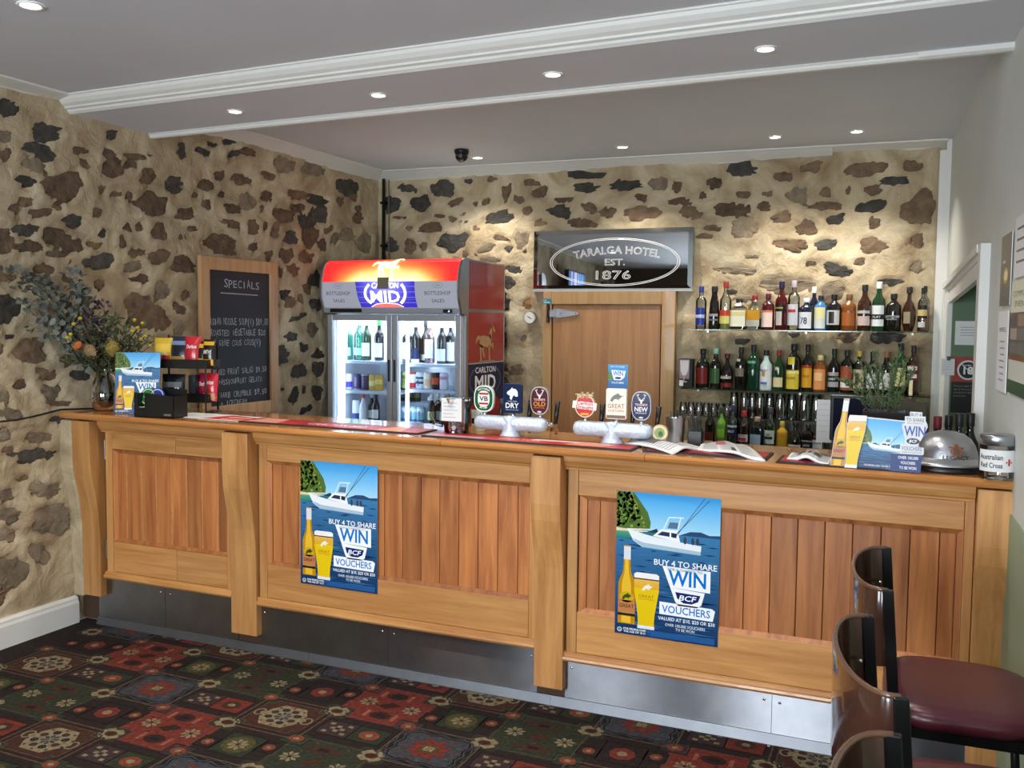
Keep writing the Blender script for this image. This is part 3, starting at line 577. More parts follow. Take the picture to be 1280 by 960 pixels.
def pbottle(a_, x, y, h, w):
    P = [(-.5, 0), (.5, 0), (.5, .5), (.44, .56), (.24, .66), (.2, .76), (.2, 1), (-.2, 1), (-.2, .76), (-.24, .66), (-.44, .56), (-.5, .5)]
    a_.poly([(x+p*w, y+q*h) for p, q in P], (196, 140, 20)).up()
    a_.poly([(x+p*w*.55-.02*w, y+q*h*.97+.01*h) for p, q in P], (238, 190, 50)).up()
    a_.rect(x-.5*w, y+.14*h, x+.5*w, y+.3*h, (196, 128, 78)); a_.rect(x-.5*w, y+.1*h, x+.5*w, y+.135*h, (40, 40, 30))
    a_.ell(x, y+.34*h, w*.42, h*.07, (210, 170, 40), 12); a_.rect(x-.2*w, y+.82*h, x+.2*w, y+.985*h, (225, 225, 230)); a_.up()
    a_.text('GREAT', x, y+.205*h, h*.045, (70, 40, 20), bold=.01, w=w*.86); marlin(a_, x, y+.34*h, w*.4, (60, 80, 30)); return a_
def pglass(a_, x, y, h, w):
    P = [(-.34, 0), (.34, 0), (.32, .12), (.34, .25), (.5, .7), (.5, .92), (-.5, .92), (-.5, .7), (-.34, .25), (-.32, .12)]
    a_.poly([(x+p*w, y+q*h) for p, q in P], (236, 200, 20)).up()
    a_.rect(x-.5*w, y+.72*h, x+.5*w, y+.9*h, (232, 170, 40), (236, 190, 90))
    a_.poly([(x-.5*w, y+.88*h), (x+.5*w, y+.88*h), (x+.5*w, y+.97*h), (x+.4*w, y+h), (x-.4*w, y+h), (x-.5*w, y+.97*h)], (248, 246, 240))
    a_.rect(x-.34*w, y, x+.34*w, y+.06*h, (235, 236, 240)); a_.up()
    marlin(a_, x+.02*w, y+.73*h, w*.3, (250, 240, 220)); a_.text('GREAT', x, y+.56*h, h*.05, (170, 80, 40), w=w*.62); a_.text('NORTHERN', x, y+.52*h, h*.022, (170, 80, 40), w=w*.6); return a_
def pboat(a_, x, y, s):
    a_.poly([(x-.5*s, y+.16*s), (x-.42*s, y+.02*s), (x-.3*s, y-.06*s), (x+.46*s, y-.09*s), (x+.47*s, y+.03*s), (x+.1*s, y+.06*s), (x-.2*s, y+.10*s)], (238, 242, 246))
    a_.up().poly([(x-.44*s, y+.05*s), (x-.3*s, y-.06*s), (x+.46*s, y-.09*s), (x+.465*s, y-.045*s), (x-.28*s, y-.0*s)], (170, 196, 214))
    a_.poly([(x-.16*s, y+.10*s), (x-.05*s, y+.2*s), (x+.16*s, y+.2*s), (x+.2*s, y+.05*s), (x+.1*s, y+.06*s)], (246, 248, 250))
    a_.up().poly([(x-.1*s, y+.12*s), (x-.04*s, y+.17*s), (x+.06*s, y+.165*s), (x+.06*s, y+.11*s)], (40, 56, 84)); a_.poly([(x+.08*s, y+.11*s), (x+.08*s, y+.165*s), (x+.15*s, y+.16*s), (x+.15*s, y+.1*s)], (40, 56, 84))
    for p, q in (((-.02, .2), (.05, .36)), ((.16, .2), (.2, .36)), ((.05, .36), (.24, .37)), ((-.5, .16), (-.2, .18)), ((-.36, .08), (-.36, .17))): a_.line([(x+p[0]*s, y+p[1]*s), (x+q[0]*s, y+q[1]*s)], .014*s, (240, 244, 248))
    a_.poly([(x+.03*s, y+.22*s), (x+.16*s, y+.22*s), (x+.17*s, y+.3*s), (x+.06*s, y+.3*s)], (90, 120, 150))
    for p, q in (((.1, .1), (.56, .62)), ((.14, .12), (.5, .64))): a_.line([(x+p[0]*s, y+p[1]*s), (x+q[0]*s, y+q[1]*s)], .008*s, (70, 90, 110))
    for p in (.26, .36, .42): a_.ell(x+p*s, y+.08*s, .022*s, .05*s, (60, 70, 90), 8)
    return a_
def pscene(a_, W, H, seaf=.72, k=1.):
    """island, sky and sea filling W x H; seaf: height of the horizon"""
    hz_ = H*seaf; r = random.Random(5)
    a_.rect(0, hz_, W, H, (176, 224, 246), (66, 164, 232), 1, 6); a_.rect(0, 0, W, hz_, (22, 56, 98), (62, 124, 172), 1, 8); a_.up()
    for i in range(150):
        y = hz_*(i+.5)/152; x = W*r.random(); l_ = W*(.05+.12*r.random())*(1.4-y/hz_)
        x = max(l_, min(W-l_, x)); c = (64, 118, 166) if r.random() < .5 else (16, 42, 82)
        a_.poly([(x-l_, y), (x, y-H*.004), (x+l_, y), (x, y+H*.004)], c)
    a_.rect(0, hz_-H*.06, W*.24, hz_, (40, 122, 120), (88, 170, 130), 1, 3)
    a_.poly([(W*.24, hz_-H*.06), (W*.5, hz_-H*.0), (W*.24, hz_)], (44, 116, 130))
    a_.up().poly([(W*.3, hz_), (W*.4, hz_+.03*H), (W*.42, hz_)], (50, 60, 60)); a_.poly([(W*.62, hz_), (W*.72, hz_+.03*H), (W*.82, hz_+.034*H), (W*.9, hz_+.016*H), (W, hz_+.022*H), (W, hz_)], (46, 74, 112))
    a_.poly([(0, hz_-.008*H), (W*.26, hz_-.004*H), (W*.3, hz_+.006*H), (0, hz_+.022*H)], (232, 214, 176)); a_.up()
    T = [(0, hz_+.015*H), (W*.2, hz_+.008*H), (W*.33, hz_+.01*H), (W*.34, hz_+(1-seaf)*H*.25), (W*.31, hz_+(1-seaf)*H*.5), (W*.24, hz_+(1-seaf)*H*.75), (W*.17, H*.995), (0, H)]
    a_.poly(T, (84, 112, 50)).up()
    for i in range(190):
        t = r.random(); y = hz_+.03*H+(1-seaf)*H*.86*t; x = W*r.random()*(.30-.16*t)
        q = .015*W*(.6+r.random()); a_.poly([(x-q*.2, y-q), (x+q, y-q*.3), (x+q*.5, y+q), (max(0, x-q), y+q*.2)], ((126, 150, 58), (88, 120, 50), (68, 98, 44), (150, 168, 80))[i % 4])
    a_.up(); return a_
def pbanner(a_, x, y, s, wide=1.):
    """WIN / shield / VOUCHERS block: x centre, y base of VOUCHERS, s overall width"""
    a_.poly([(x-.30*s, y+.50*s), (x-.46*s, y+.90*s), (x+.46*s, y+.88*s), (x+.46*s, y+.47*s)], WHT)
    a_.poly([(x-.3*s, y+.5*s), (x+.36*s, y+.46*s), (x+.3*s, y+.22*s), (x+.22*s, y+.16*s), (x-.14*s, y+.16*s), (x-.2*s, y+.24*s)], WHT)
    a_.poly([(x-.5*s, y-.04*s), (x+.52*s, y-.06*s), (x+.56*s, y+.14*s), (x+.5*s, y+.18*s), (x-.5*s, y+.2*s)], WHT)
    a_.up().text('WIN', x+.02*s, y+.55*s, .28*s, BLUE, bold=.02, w=.72*s)
    a_.poly([(x-.2*s, y+.42*s), (x+.28*s, y+.4*s), (x+.24*s, y+.28*s), (x+.12*s, y+.22*s), (x-.04*s, y+.22*s), (x-.16*s, y+.3*s)], NAVY)
    a_.text('VOUCHERS', x+.01*s, y-.0*s, .14*s, BLUE, bold=.012, w=.92*s)
    a_.up().text('BCF', x+.04*s, y+.27*s, .1*s, WHT, bold=.018, shear=.2, w=.34*s); return a_
def big_poster(a_, W, H):
    pscene(a_, W, H, .73)
    pboat(a_, W*.48, H*.655, W*.74); a_.up()
    pbottle(a_, W*.115, H*.075, H*.55, W*.17); pglass(a_, W*.31, H*.055, H*.39, W*.245)
    a_.text('BUY 4 TO SHARE', W*.68, H*.512, W*.055, WHT, bold=.012, w=W*.6); a_.text('FOR A CHANCE TO', W*.68, H*.482, W*.027, WHT, bold=.01, w=W*.33)
    pbanner(a_, W*.69, H*.19, W*.50)
    a_.text('VALUED AT $10, $20 OR $30', W*.70, H*.136, W*.032, WHT, bold=.01, w=W*.54); a_.text('OVER 100,000 VOUCHERS', W*.69, H*.098, W*.026, WHT, w=W*.38); a_.text('TO BE WON', W*.69, H*.072, W*.026, WHT, w=W*.18)
    a_.ring(W*.05, H*.03, W*.02, W*.02, W*.006, WHT, 14); a_.text('18', W*.05, H*.022, W*.016, WHT); a_.text('FOR PEOPLE OVER', W*.09, H*.034, W*.019, WHT, 'L', bold=.02); a_.text('THE AGE OF 18 ONLY', W*.09, H*.015, W*.019, WHT, 'L', bold=.02)
    a_.rect(W*.31, H*.01, W*.97, H*.05, (40, 90, 150)); return a_
def poster(lab, corner, W, H, tilt, grp=None):
    t = thing('poster', lab, 'poster', corner)
    obj('sheet', MB().box(0, W, -.0006, .0006, -H, 0).warp(lambda x, y, z: (x, y, z+tilt*x)), PAPER, t)
    a_ = big_poster(Art(.00006), W, H); a_.build('picture', lambda x, y, h: (x, -.0009-h, y-H+tilt*x), PRINTG, t); return t
poster('blue competition poster with boat and beer on the middle bar panel', (1.463, .064, .979), .425, .594, -.006)
poster('blue competition poster with boat and beer on the right-hand bar panel', (3.024, .064, .957), .424, .594, -.004)
# ------------------------------------------------------------ things on the counter
RUB = pm('black_rubber', (22, 20, 22), .6)
def bar_mat(lab, p, q, depth, kind, y0):
    """rubber bar runner with a printed face"""
    W = q-p; xm = (p+q)/2; t = thing('bar_runner', lab, 'bar mat', (p, y0, zc(p)+.0003), 0, None)
    sl = lambda x, y, z: (x, y, z-.0065*x)
    obj('rubber_base', MB().box(0, W, 0, depth, 0, .005).warp(sl), RUB, t, .001)
    a_ = Art(.0001); R1, R2 = (206, 44, 48), (150, 24, 34)
    a_.rect(.012, .012, W-.012, depth-.012, R1, R2); a_.up()
    if kind == 0:
        for x0, x1, c in ((.0, .22, (226, 150, 130)), (.30, .42, (160, 30, 60)), (.74, .9, (230, 150, 90))):
            a_.poly([(W*x0+.02, .014), (W*x1, .014), (W*x1-.04, depth-.014), (W*x0+.05, depth-.014)], c)
        a_.up().text('CARLTON MID', W*.52, depth*.3, depth*.28, (250, 236, 220), bold=.01, w=W*.32)
    elif kind == 1:
        a_.rect(.012, .012, W*.3, depth*.42, (190, 150, 160)); a_.poly([(W*.68, depth*.2), (W*.86, depth*.2), (W*.9, depth*.7), (W*.74, depth*.7)], (236, 150, 96)); a_.poly([(W*.5, depth*.55), (W*.88, depth*.6), (W*.86, depth*.8), (W*.52, depth*.8)], (236, 214, 210)); a_.up()
        a_.text('CARLTON', W*.46, depth*.35, depth*.26, (240, 200, 120), bold=.01, w=W*.2)
    else: a_.rect(.012, .012, W-.012, depth*.3, (120, 24, 40))
    a_.build('printed_face', lambda x, y, h: (x, y, .0056+h-.0065*x), PRINT, t); return t
bar_mat('red and orange printed rubber bar mat in front of the fridge', 1.09, 2.09, .19, 0, .075)
bar_mat('red and pink printed rubber bar mat in front of the beer taps', 2.13, 3.09, .16, 1, .03)
bar_mat('dark red rubber bar mat under the newspapers', 3.13, 3.62, .20, 2, .05)
bar_mat('red bar mat under the cardboard beer display', 3.66, 4.12, .20, 2, -.005)
t = thing('menu_sheet', 'white paper menu sheet lying beside the black coaster caddy', 'paper', (.60, .10, zc(.6)+.0005))
obj('sheet', MB().box(0, .30, 0, .21, 0, .0012).warp(lambda x, y, z: (x, y, z-.0065*x)), PAPER, t)
a_ = Art(.0001); a_.text('MENU', .15, .15, .02, (120, 120, 120))
for i in range(6): a_.line([(.05, .13-.016*i), (.25, .13-.016*i)], .002, (170, 170, 170))
a_.build('print', lambda x, y, h: (x, y, .0016+h-.0065*x), PRINT, t)
t = thing('menu_card', 'red and white printed card lying left of the long bar mats', 'card', (.83, .085, zc(.83)+.0018))
obj('card', MB().box(0, .29, 0, .2, 0, .0018).warp(lambda x, y, z: (x, y, z-.0065*x)), PAPER, t)
a_ = Art(.0001); a_.poly([(.01, .01), (.28, .01), (.28, .15), (.06, .19)], (204, 52, 54)); a_.up().poly([(.12, .02), (.27, .02), (.27, .06), (.1, .06)], (236, 160, 120)); a_.poly([(.1, .1), (.25, .1), (.25, .12), (.1, .13)], (240, 220, 210))
a_.build('print', lambda x, y, h: (x, y, .0022+h-.0065*x), PRINT, t)

# ---- vase with dried flowers
VG = clear('smoky_vase_glass', (206, 202, 176), .5, .05)
vx, vy = .135, .165; vz = zc(vx)
vase = thing('vase', 'brown glass vase half full of water at the left end of the counter', 'vase', (vx, vy, vz))
prof = [(.001, .002), (.05, .002), (.066, .02), (.082, .06), (.080, .10), (.064, .15), (.046, .19), (.036, .215), (.035, .235), (.04, .25)]
obj('glass_body', MB().lathe(prof, n=24), VG, vase)
obj('water', MB().lathe([(.001, .006), (.048, .006), (.063, .022), (.078, .06), (.076, .095), (.001, .095)], n=24), clear('amber_water', (150, 112, 52), .3), vase)
bq = thing('dried_bouquet', 'bouquet of dried eucalyptus, banksia and yellow billy buttons in the brown vase', 'bouquet', (vx, vy, vz+.02))
LEAFG = pm('grey_green_leaf', (104, 108, 98), .7, var=.25, vs=30, rnd=.2); LEAFD = pm('dull_green_leaf', (72, 84, 52), .7, var=.3, vs=30, rnd=.2)
LEAFP = pm('purple_leaf', (74, 58, 66), .7, var=.3, vs=30); YEL = pm('yellow_bloom', (196, 176, 50), .8, var=.2, vs=60); STEM = pm('stem', (84, 74, 48), .8)
BANK = pm('banksia_bloom', (150, 130, 60), .9, var=.3, vs=120, bump=.8, bs=180); ORB = pm('orange_bloom', (190, 110, 50), .85, var=.3, vs=90)
rl = random.Random(3)
def leaf(m, p, d, L, W, mi=0):
    d = d.normalized(); s_ = d.cross(Vector((rl.uniform(-1, 1), rl.uniform(-1, 1), rl.uniform(-1, 1)))).normalized(); n_ = d.cross(s_)
    q = [p, p+d*L*.35+s_*W*.5+n_*W*.1, p+d*L*.75+s_*W*.42, p+d*L, p+d*L*.75-s_*W*.42, p+d*L*.35-s_*W*.5+n_*W*.1]
    m.add(q, [(0, 1, 2, 3), (0, 3, 4, 5)], mi)
def sprig(name, tip, n, L, W, mat, spread=.06, ctrl=None, t0=.35):
    b = Vector((0, 0, .02)); e = Vector(tip); c = Vector(ctrl) if ctrl else Vector((e.x*.25, e.y*.25, max(.3, e.z*.7)))
    P = [b*(1-u)**2+c*2*u*(1-u)+e*u*u for u in [i/10 for i in range(11)]]
    o = obj(name, MB().tube(P, [.0022-.0001*i for i in range(11)], 5), STEM, bq); m = MB()
    for i in range(n):
        u = t0+(1-t0)*(i+.5)/n; p = b*(1-u)**2+c*2*u*(1-u)+e*u*u; tg = (c-b)*(1-u)+(e-c)*u
        for k in range(2):
            d = tg.normalized()*.5+Vector((rl.uniform(-1, 1), rl.uniform(-1, 1), rl.uniform(-.8, .9)))
            q = p+Vector((rl.uniform(-1, 1), rl.uniform(-1, 1), rl.uniform(-1, 1)))*spread*.35
            if vx+q.x+d.x*L < .03: d.x = abs(d.x)
            leaf(m, q, d, L*rl.uniform(.7, 1.2), W*rl.uniform(.7, 1.2))
    f = obj('leaves', m, mat, o); f['kind'] = 'stuff'; return o
V3 = lambda u, v, x: onX(u, v, x)-Vector((vx, vy, vz+.02))
for u, v, x, n in ((6, 335, .07, 36), (20, 372, .08, 34), (58, 352, .1, 36), (84, 330, .10, 22), (45, 410, .12, 34), (75, 400, .12, 30), (30, 345, .12, 26), (95, 345, .14, 16)):
    sprig('eucalyptus_sprig', V3(u, v, x), n, .044, .032, LEAFG, .10)
for u, v, x in ((112, 385, .14), (130, 372, .16), (100, 395, .15)): sprig('purple_sprig', V3(u, v, x), 24, .04, .022, LEAFP, .08)
for u, v, x in ((165, 398, .2), (185, 412, .22), (150, 392, .18), (175, 428, .24), (140, 402, .2), (95, 432, .16), (85, 450, .16), (120, 420, .2), (110, 410, .18), (130, 395, .2), (160, 420, .22), (105, 445, .18), (150, 432, .24), (195, 425, .24), (128, 445, .2)): sprig('green_sprig', V3(u, v, x), 30, .04, .010, LEAFD, .06)
def bloom(name, u, v, x, r, h, mat, tilt=None):
    e = V3(u, v, x); P = [Vector((0, 0, .02)), Vector((e.x*.3, e.y*.3, e.z*.6)), e]
    o = obj(name, MB().tube(P, .003, 5), STEM, bq)
    m = MB(); prof = [(r*math.sin(PI*min(1, .04+i/9)), -h/2+h*i/8) for i in range(9)]; m.lathe(prof, (0, 0, 0), 14)
    for i in range(160):
        t, z = rl.random()*2*PI, rl.uniform(-.95, .95); rr = r*math.sqrt(1-z*z); p = Vector((rr*math.cos(t), rr*math.sin(t), h/2*z)); leaf(m, p, p+Vector((0, 0, h*.35)), r*.32, r*.10)
    R_ = Matrix.Rotation(tilt or 0, 4, 'Y'); m.warp(lambda a1, b1, c1: tuple(R_ @ Vector((a1, b1, c1))+e)); obj('flower_head', m, mat, o)
bloom('banksia', 140, 436, .24, .034, .085, BANK); bloom('banksia', 112, 438, .2, .028, .10, pm('faded_banksia', (150, 122, 88), .9, var=.3, vs=100, bump=.8, bs=160), -1.0); bloom('banksia', 97, 432, .19, .022, .04, ORB, -.9)
for u, v, x in ((168, 400, .26), (178, 404, .26), (172, 410, .27), (182, 420, .28), (176, 424, .28), (165, 414, .27), (92, 405, .2), (88, 418, .2), (84, 422, .2), (100, 398, .2), (188, 432, .27)):
    bloom('billy_button', u, v, x, .009, .018, YEL)

# ---- A4 display in front of the vase, turned to the room
t = thing('table_display', 'small blue boat and beer display card standing before the flower vase', 'display', (.395, .118, zc(.395)), math.radians(30))
Wd, Hd = .225, .318
lean = lambda x, y, z: (x, y+z*.16, z)
obj('acrylic_holder', MB().box(-Wd/2-.004, Wd/2+.004, .004, .009, 0, Hd+.003).box(-Wd/2-.004, Wd/2+.004, -.004, .07, 0, .004).warp(lean), GLASS, t)
obj('card', MB().box(-Wd/2, Wd/2, .0015, .003, .004, Hd).warp(lean), PAPER, t)
big_poster(Art(.00006), Wd, Hd-.004).build('picture', lambda x, y, h: lean(x-Wd/2, .0012-h, y+.004), PRINT, t)
# ---- black caddy with coasters
t = thing('coaster_caddy', 'black plastic caddy of coasters beside the small display card', 'caddy', (.616, .012, zc(.616)), math.radians(6))
m = MB(); w2 = .118
m.box(-w2, w2, 0, .11, 0, .006)
m.add([(-w2, 0, 0), (w2, 0, 0), (w2, 0, .11), (-.055, 0, .125), (-.055, 0, .05), (-.095, 0, .05), (-.095, 0, .125), (-w2, 0, .125)]+[(-w2, .004, 0), (w2, .004, 0), (w2, .004, .11), (-.055, .004, .125), (-.055, .004, .05), (-.095, .004, .05), (-.095, .004, .125), (-w2, .004, .125)],
      [tuple(range(7, -1, -1)), tuple(range(8, 16))]+[(i, (i+1) % 8, 8+(i+1) % 8, 8+i) for i in range(8)])
m.box(-w2, -w2+.004, 0, .11, 0, .12).box(w2-.004, w2, 0, .11, 0, .11).box(-w2, w2, .106, .11, 0, .14).box(-.052, -.048, 0, .11, 0, .11)
obj('box', m, BLACK, t); obj('badge', MB().box(.06, .1, -.0015, 0, .012, .022), STEEL, t)
for k in range(5):
    c = obj('coaster', MB().box(-.095, -.055, .006, .1, .008+.009*k, .0155+.009*k), pm('pale_card', (196, 182, 158), .8), None); c.location = t.location; c.rotation_euler = t.rotation_euler
    tag(c, '%s beige square coaster stacked in the notch of the black caddy' % ('lowest', 'second lowest', 'middle', 'second topmost', 'topmost')[k], 'coaster', 'beige coasters in the caddy')
for x, col, nm in ((-.085, (30, 124, 56), 'green'), (-.03, (30, 60, 150), 'blue')):
    tt = thing('round_coaster', '%s round coaster standing up in the black caddy' % nm, 'coaster', t.matrix_basis @ Vector((x, .045, .008)), t.rotation_euler.z)
    tilt = lambda a1, b1, c1: (a1, b1+(c1)*.2, c1)
    obj('disc', MB().prism([(.046*math.cos(2*PI*k/24), .092+.046*math.sin(2*PI*k/24)) for k in range(24)], lambda p, q, d: tilt(p, d, q), 0, .004), pm(nm+'_print', col, .5), tt)
    a_ = Art(.0002); a_.ring(0, .092, .038, .038, .004, (230, 230, 230), 24); a_.rect(-.028, .084, .028, .096, (235, 230, 220)) if nm == 'blue' else a_.rect(-.026, .088, .026, .094, (170, 220, 170)); a_.build('print', lambda x_, y_, h: tilt(x_, -.0008-h, y_), PRINT, tt)
# ---- two-tier chip rack
t = thing('chip_rack', 'black two-tier wire rack of chip packets against the chalkboard', 'rack', (.545, .285, zc(.545)), math.radians(10))
m = MB(); rw = .155
for z in (.055, .235): m.box(-rw, rw, 0, .13, z, z+.004).box(-rw, rw, -.002, .002, z, z+.048).box(-rw, -rw+.004, 0, .13, z, z+.048).box(rw-.004, rw, 0, .13, z, z+.048)
obj('tray', m, BLACK, t)
for sx in (-rw+.008, rw-.008):
    obj('upright', MB().tube([(sx, .115, 0), (sx, .115, .40), (sx, .12, .41)], .006, 8), BLACK, t); obj('foot', MB().tube([(sx, -.005, .006), (sx, .13, .006)], .006, 8), BLACK, t); obj('front_post', MB().tube([(sx*.98, .0, 0), (sx*.98, .0, .24)], .005, 8), BLACK, t)
obj('divider', MB().box(.03, .035, .02, .125, .06, .2).box(.07, .075, .02, .125, .06, .2), BLACK, t)
def packet(lab, x, y, z, w_, h_, col, bands, txt=None, rot=0., tilt=.12):
    p = t.matrix_basis @ Vector((x, y, z)); tt = thing('chip_packet', lab, 'chip packet', p, t.rotation_euler.z+rot, None)
    n, k = 8, 8; vs = []; m = MB()
    T = lambda a1, b1, c1: (a1, b1+c1*tilt, c1)
    for s_ in (-1, 1):
        for i in range(n+1):
            for j in range(k+1):
                u_, v_ = i/n, j/k; th = .024*(math.sin(PI*u_)**.6)*(math.sin(PI*v_)**.6)+.001
                vs.append(T((u_-.5)*w_, s_*th, v_*h_))
    N = (n+1)*(k+1); fs = []
    for b_ in (0, N):
        for i in range(n):
            for j in range(k): fs.append((b_+i*(k+1)+j, b_+(i+1)*(k+1)+j, b_+(i+1)*(k+1)+j+1, b_+i*(k+1)+j+1))
    m.add(vs, fs, 0, True); obj('bag', m, pm('foil_%d_%d_%d' % col, col, .25, coat=.3), tt)
    a_ = Art(.0003)
    for y0, y1, c in bands: a_.rect(-w_*.4, y0*h_, w_*.4, y1*h_, c, nx=8, ny=4)
    if txt: a_.up().text(txt[0], 0, txt[1]*h_, txt[2]*h_, txt[3], bold=.015, w=w_*.6)
    a_.build('print', lambda x_, y_, h: T(x_, -.0016-h-.024*(max(0, math.sin(PI*(x_/w_+.5)))**.6)*(max(0, math.sin(PI*y_/h_))**.6), y_), PRINTG, tt)
TZ = .24
packet('yellow and red chip packet at the left end of the rack top tier', -.14, .05, TZ, .10, .155, (206, 170, 50), [(.1, .4, (180, 40, 40)), (.5, .8, (226, 190, 80))], None, .2)
packet('dark blue and white chip packet on the rack top tier', -.055, .06, TZ, .11, .165, (44, 44, 70), [(.1, .35, (170, 130, 60)), (.4, .7, (40, 40, 48)), (.72, .85, (120, 140, 170))], None, -.1)
packet('red corn chip packet on the rack top tier', .035, .05, TZ, .09, .165, (190, 40, 52), [(.05, .2, (226, 140, 40))], ('Doritos', .62, .12, (250, 240, 240)), .1)
packet('black and gold chip packet on the rack top tier', .095, .06, TZ, .07, .14, (36, 30, 22), [(.1, .35, (216, 160, 40)), (.75, .9, (210, 160, 50))], None, .1)
packet('black and gold chip packet at the right end of the top tier', .135, .045, TZ, .08, .15, (32, 26, 20), [(.08, .3, (220, 170, 50)), (.8, .93, (214, 164, 50))], ('SMITHS', .5, .13, (240, 230, 220)), -.05)
packet('black chip packet on the rack lower tier', -.09, .06, .06, .13, .14, (28, 28, 32), [(.5, .7, (120, 124, 130))], None, .1)
packet('crimson chip packet on the rack lower tier behind the caddy', .10, .06, .06, .08, .15, (150, 24, 60), [], ('Doritos', .55, .14, (240, 225, 230)), .1)
packet('red corn chip packet at the right end of the lower tier', .14, .045, .06, .09, .15, (186, 36, 50), [(.04, .3, (210, 150, 110))], ('Doritos', .62, .14, (250, 240, 240)), -.1)
# ---- glass jug with coins and a paper note
jx, jy = 2.222, .20; t = thing('coin_jug', 'glass beer jug of coins with a paper note taped on', 'jug', (jx, jy, zc(jx)))
obj('glass_body', MB().lathe([(.001, .012), (.05, .012), (.053, .003), (.056, .006), (.06, .05), (.064, .11), (.067, .16), (.071, .165), (.068, .162), (.06, .11), (.055, .05), (.05, .018)], n=22), GLASS, t)
obj('handle', MB().tube([(-.06, -.02, .035), (-.095, -.03, .045), (-.112, -.035, .08), (-.105, -.033, .12), (-.085, -.028, .14), (-.063, -.02, .14)], [.008, .008, .008, .008, .008, .007], 8), GLASS, t)
m = MB(); rc = random.Random(4)
for i in range(60):
    r_, th = .04*math.sqrt(rc.random()), rc.random()*2*PI; z = .018+.03*rc.random(); c = Vector((r_*math.cos(th), r_*math.sin(th), z)); q = Matrix.Rotation(rc.random()*3, 3, 'X') @ Matrix.Rotation(rc.random()*3, 3, 'Y')
    mm = MB().lathe([(.0005, 0), (.012, 0), (.012, .002), (.0005, .002)], n=10, sm=False).warp(lambda x, y, z_: tuple(q @ Vector((x, y, z_))+c)); m.add(mm.v, mm.f)
cs = obj('coins', m, STEEL, t); cs['kind'] = 'stuff'
obj('note', MB().box(-.045, .055, -.0005, .0005, -.052, .052).warp(lambda x, y, z: (x+.02*0, y-.066+.35*(x*x)*3, z+.115)), PAPER, t)
a_ = Art(.0002)
for i, l_ in enumerate((.07, .06, .072, .05, .064)): a_.line([(-.035, .03-.016*i), (-.035+l_, .03-.016*i)], .002, (150, 150, 150))
a_.build('handwriting', lambda x, y, h: (x, -.0675+1.05*x*x-h, y+.115), PRINT, t)
# ---- little card stand
p = onC(594, 538); p.y = .30; t = thing('card_stand', 'small teal picture card on a stand beside the coin jug', 'card', (2.263, .34, zc(2.263)))
obj('stand', MB().box(-.03, .03, -.01, .02, 0, .03).box(-.032, .032, -.004, 0, .0, .10), pm('cream_card', (206, 190, 140), .6), t, .001)
a_ = Art(.0003); a_.rect(-.03, .034, .03, .098, (170, 206, 200), (210, 220, 214)); a_.rect(-.03, .034, .03, .06, (30, 150, 160)); a_.up().poly([(.008, .04), (.018, .04), (.02, .07), (.014, .088), (.006, .07)], (150, 90, 70)); a_.rect(-.028, .006, .028, .03, (150, 140, 60)); a_.up().text('BITTER', 0, .012, .012, (40, 40, 30), w=.04)
a_.build('picture', lambda x, y, h: (x, -.0045-h, y), PRINT, t)
# ---- beer fonts
ICE = pm('frosted_font', (200, 212, 226), .38, metal=.25, var=.08, vs=14, bump=.5, bs=60)
def badge_shape(kind, w_, h_):
    if kind == 'oval': return [(math.copysign(abs(math.cos(t_))**.75, math.cos(t_))*w_/2, h_/2+math.copysign(abs(math.sin(t_))**.75, math.sin(t_))*h_/2) for t_ in [2*PI*k/28 for k in range(28)]]
    if kind == 'rect': return [(-w_/2, .02*h_), (-w_*.4, 0), (w_*.4, 0), (w_/2, .02*h_), (w_/2, h_*.97), (w_*.4, h_), (-w_*.4, h_), (-w_/2, h_*.97)]
    if kind == 'round': return [(math.cos(2*PI*k/28)*w_/2, h_*.44+math.sin(2*PI*k/28)*h_*.44) for k in range(28)]
def font(lab, x, y, badges):
    z0 = zc(x); t = thing('beer_font', lab, 'beer tap', (x, y, z0))
    obj('column', MB().lathe([(.001, .0), (.05, .0), (.05, .004), (.042, .012), (.036, .03), (.034, .06), (.036, .09), (.001, .095)], n=20), ICE, t)
    m = MB(); m.tube([(-.175, 0, .058), (-.168, 0, .058), (-.15, 0, .058), (.15, 0, .058), (.168, 0, .058), (.175, 0, .058)], [.012, .026, .033, .033, .026, .012], 18); obj('crossbar', m, ICE, t)
    for bx, kind, w_, h_, draw, col in badges:
        b = obj('badge_holder', MB().tube([(bx, 0, .085), (bx, 0, .108)], [.012, .009], 10), CHROME, t)
        bz = .105; bd = obj('badge', MB().prism([(p_+bx, q_+bz) for p_, q_ in badge_shape(kind, w_, h_)], lambda p_, q_, d: (p_, d, q_), -.012, .008, sm=False), pm('badge_%d_%d_%d' % col, col, .3, coat=.4), t, .003)
        a_ = Art(.00025); draw(a_, w_, h_); a_.build('badge_print', lambda x_, y_, h: (x_+bx, -.0128-h, y_+bz), PRINTG, bd)
        obj('tap_handle', MB().tube([(bx+.05, .06, .06), (bx+.052, .065, .1), (bx+.056, .07, .16)], [.008, .010, .012], 10), BLACK, t)
        obj('spout', MB().tube([(bx+.02, .03, .055), (bx+.04, .055, .055), (bx+.045, .08, .045), (bx+.045, .085, .01)], [.012, .012, .009, .008], 10), CHROME, t)
    return t
def sh(a_, kind, w_, h_, s_, c):
    P = badge_shape(kind, w_, h_); a_.poly([(p_*s_, h_*(.44 if kind == 'round' else .5)+(q_-h_*(.44 if kind == 'round' else .5))*s_) for p_, q_ in P], c); a_.up()
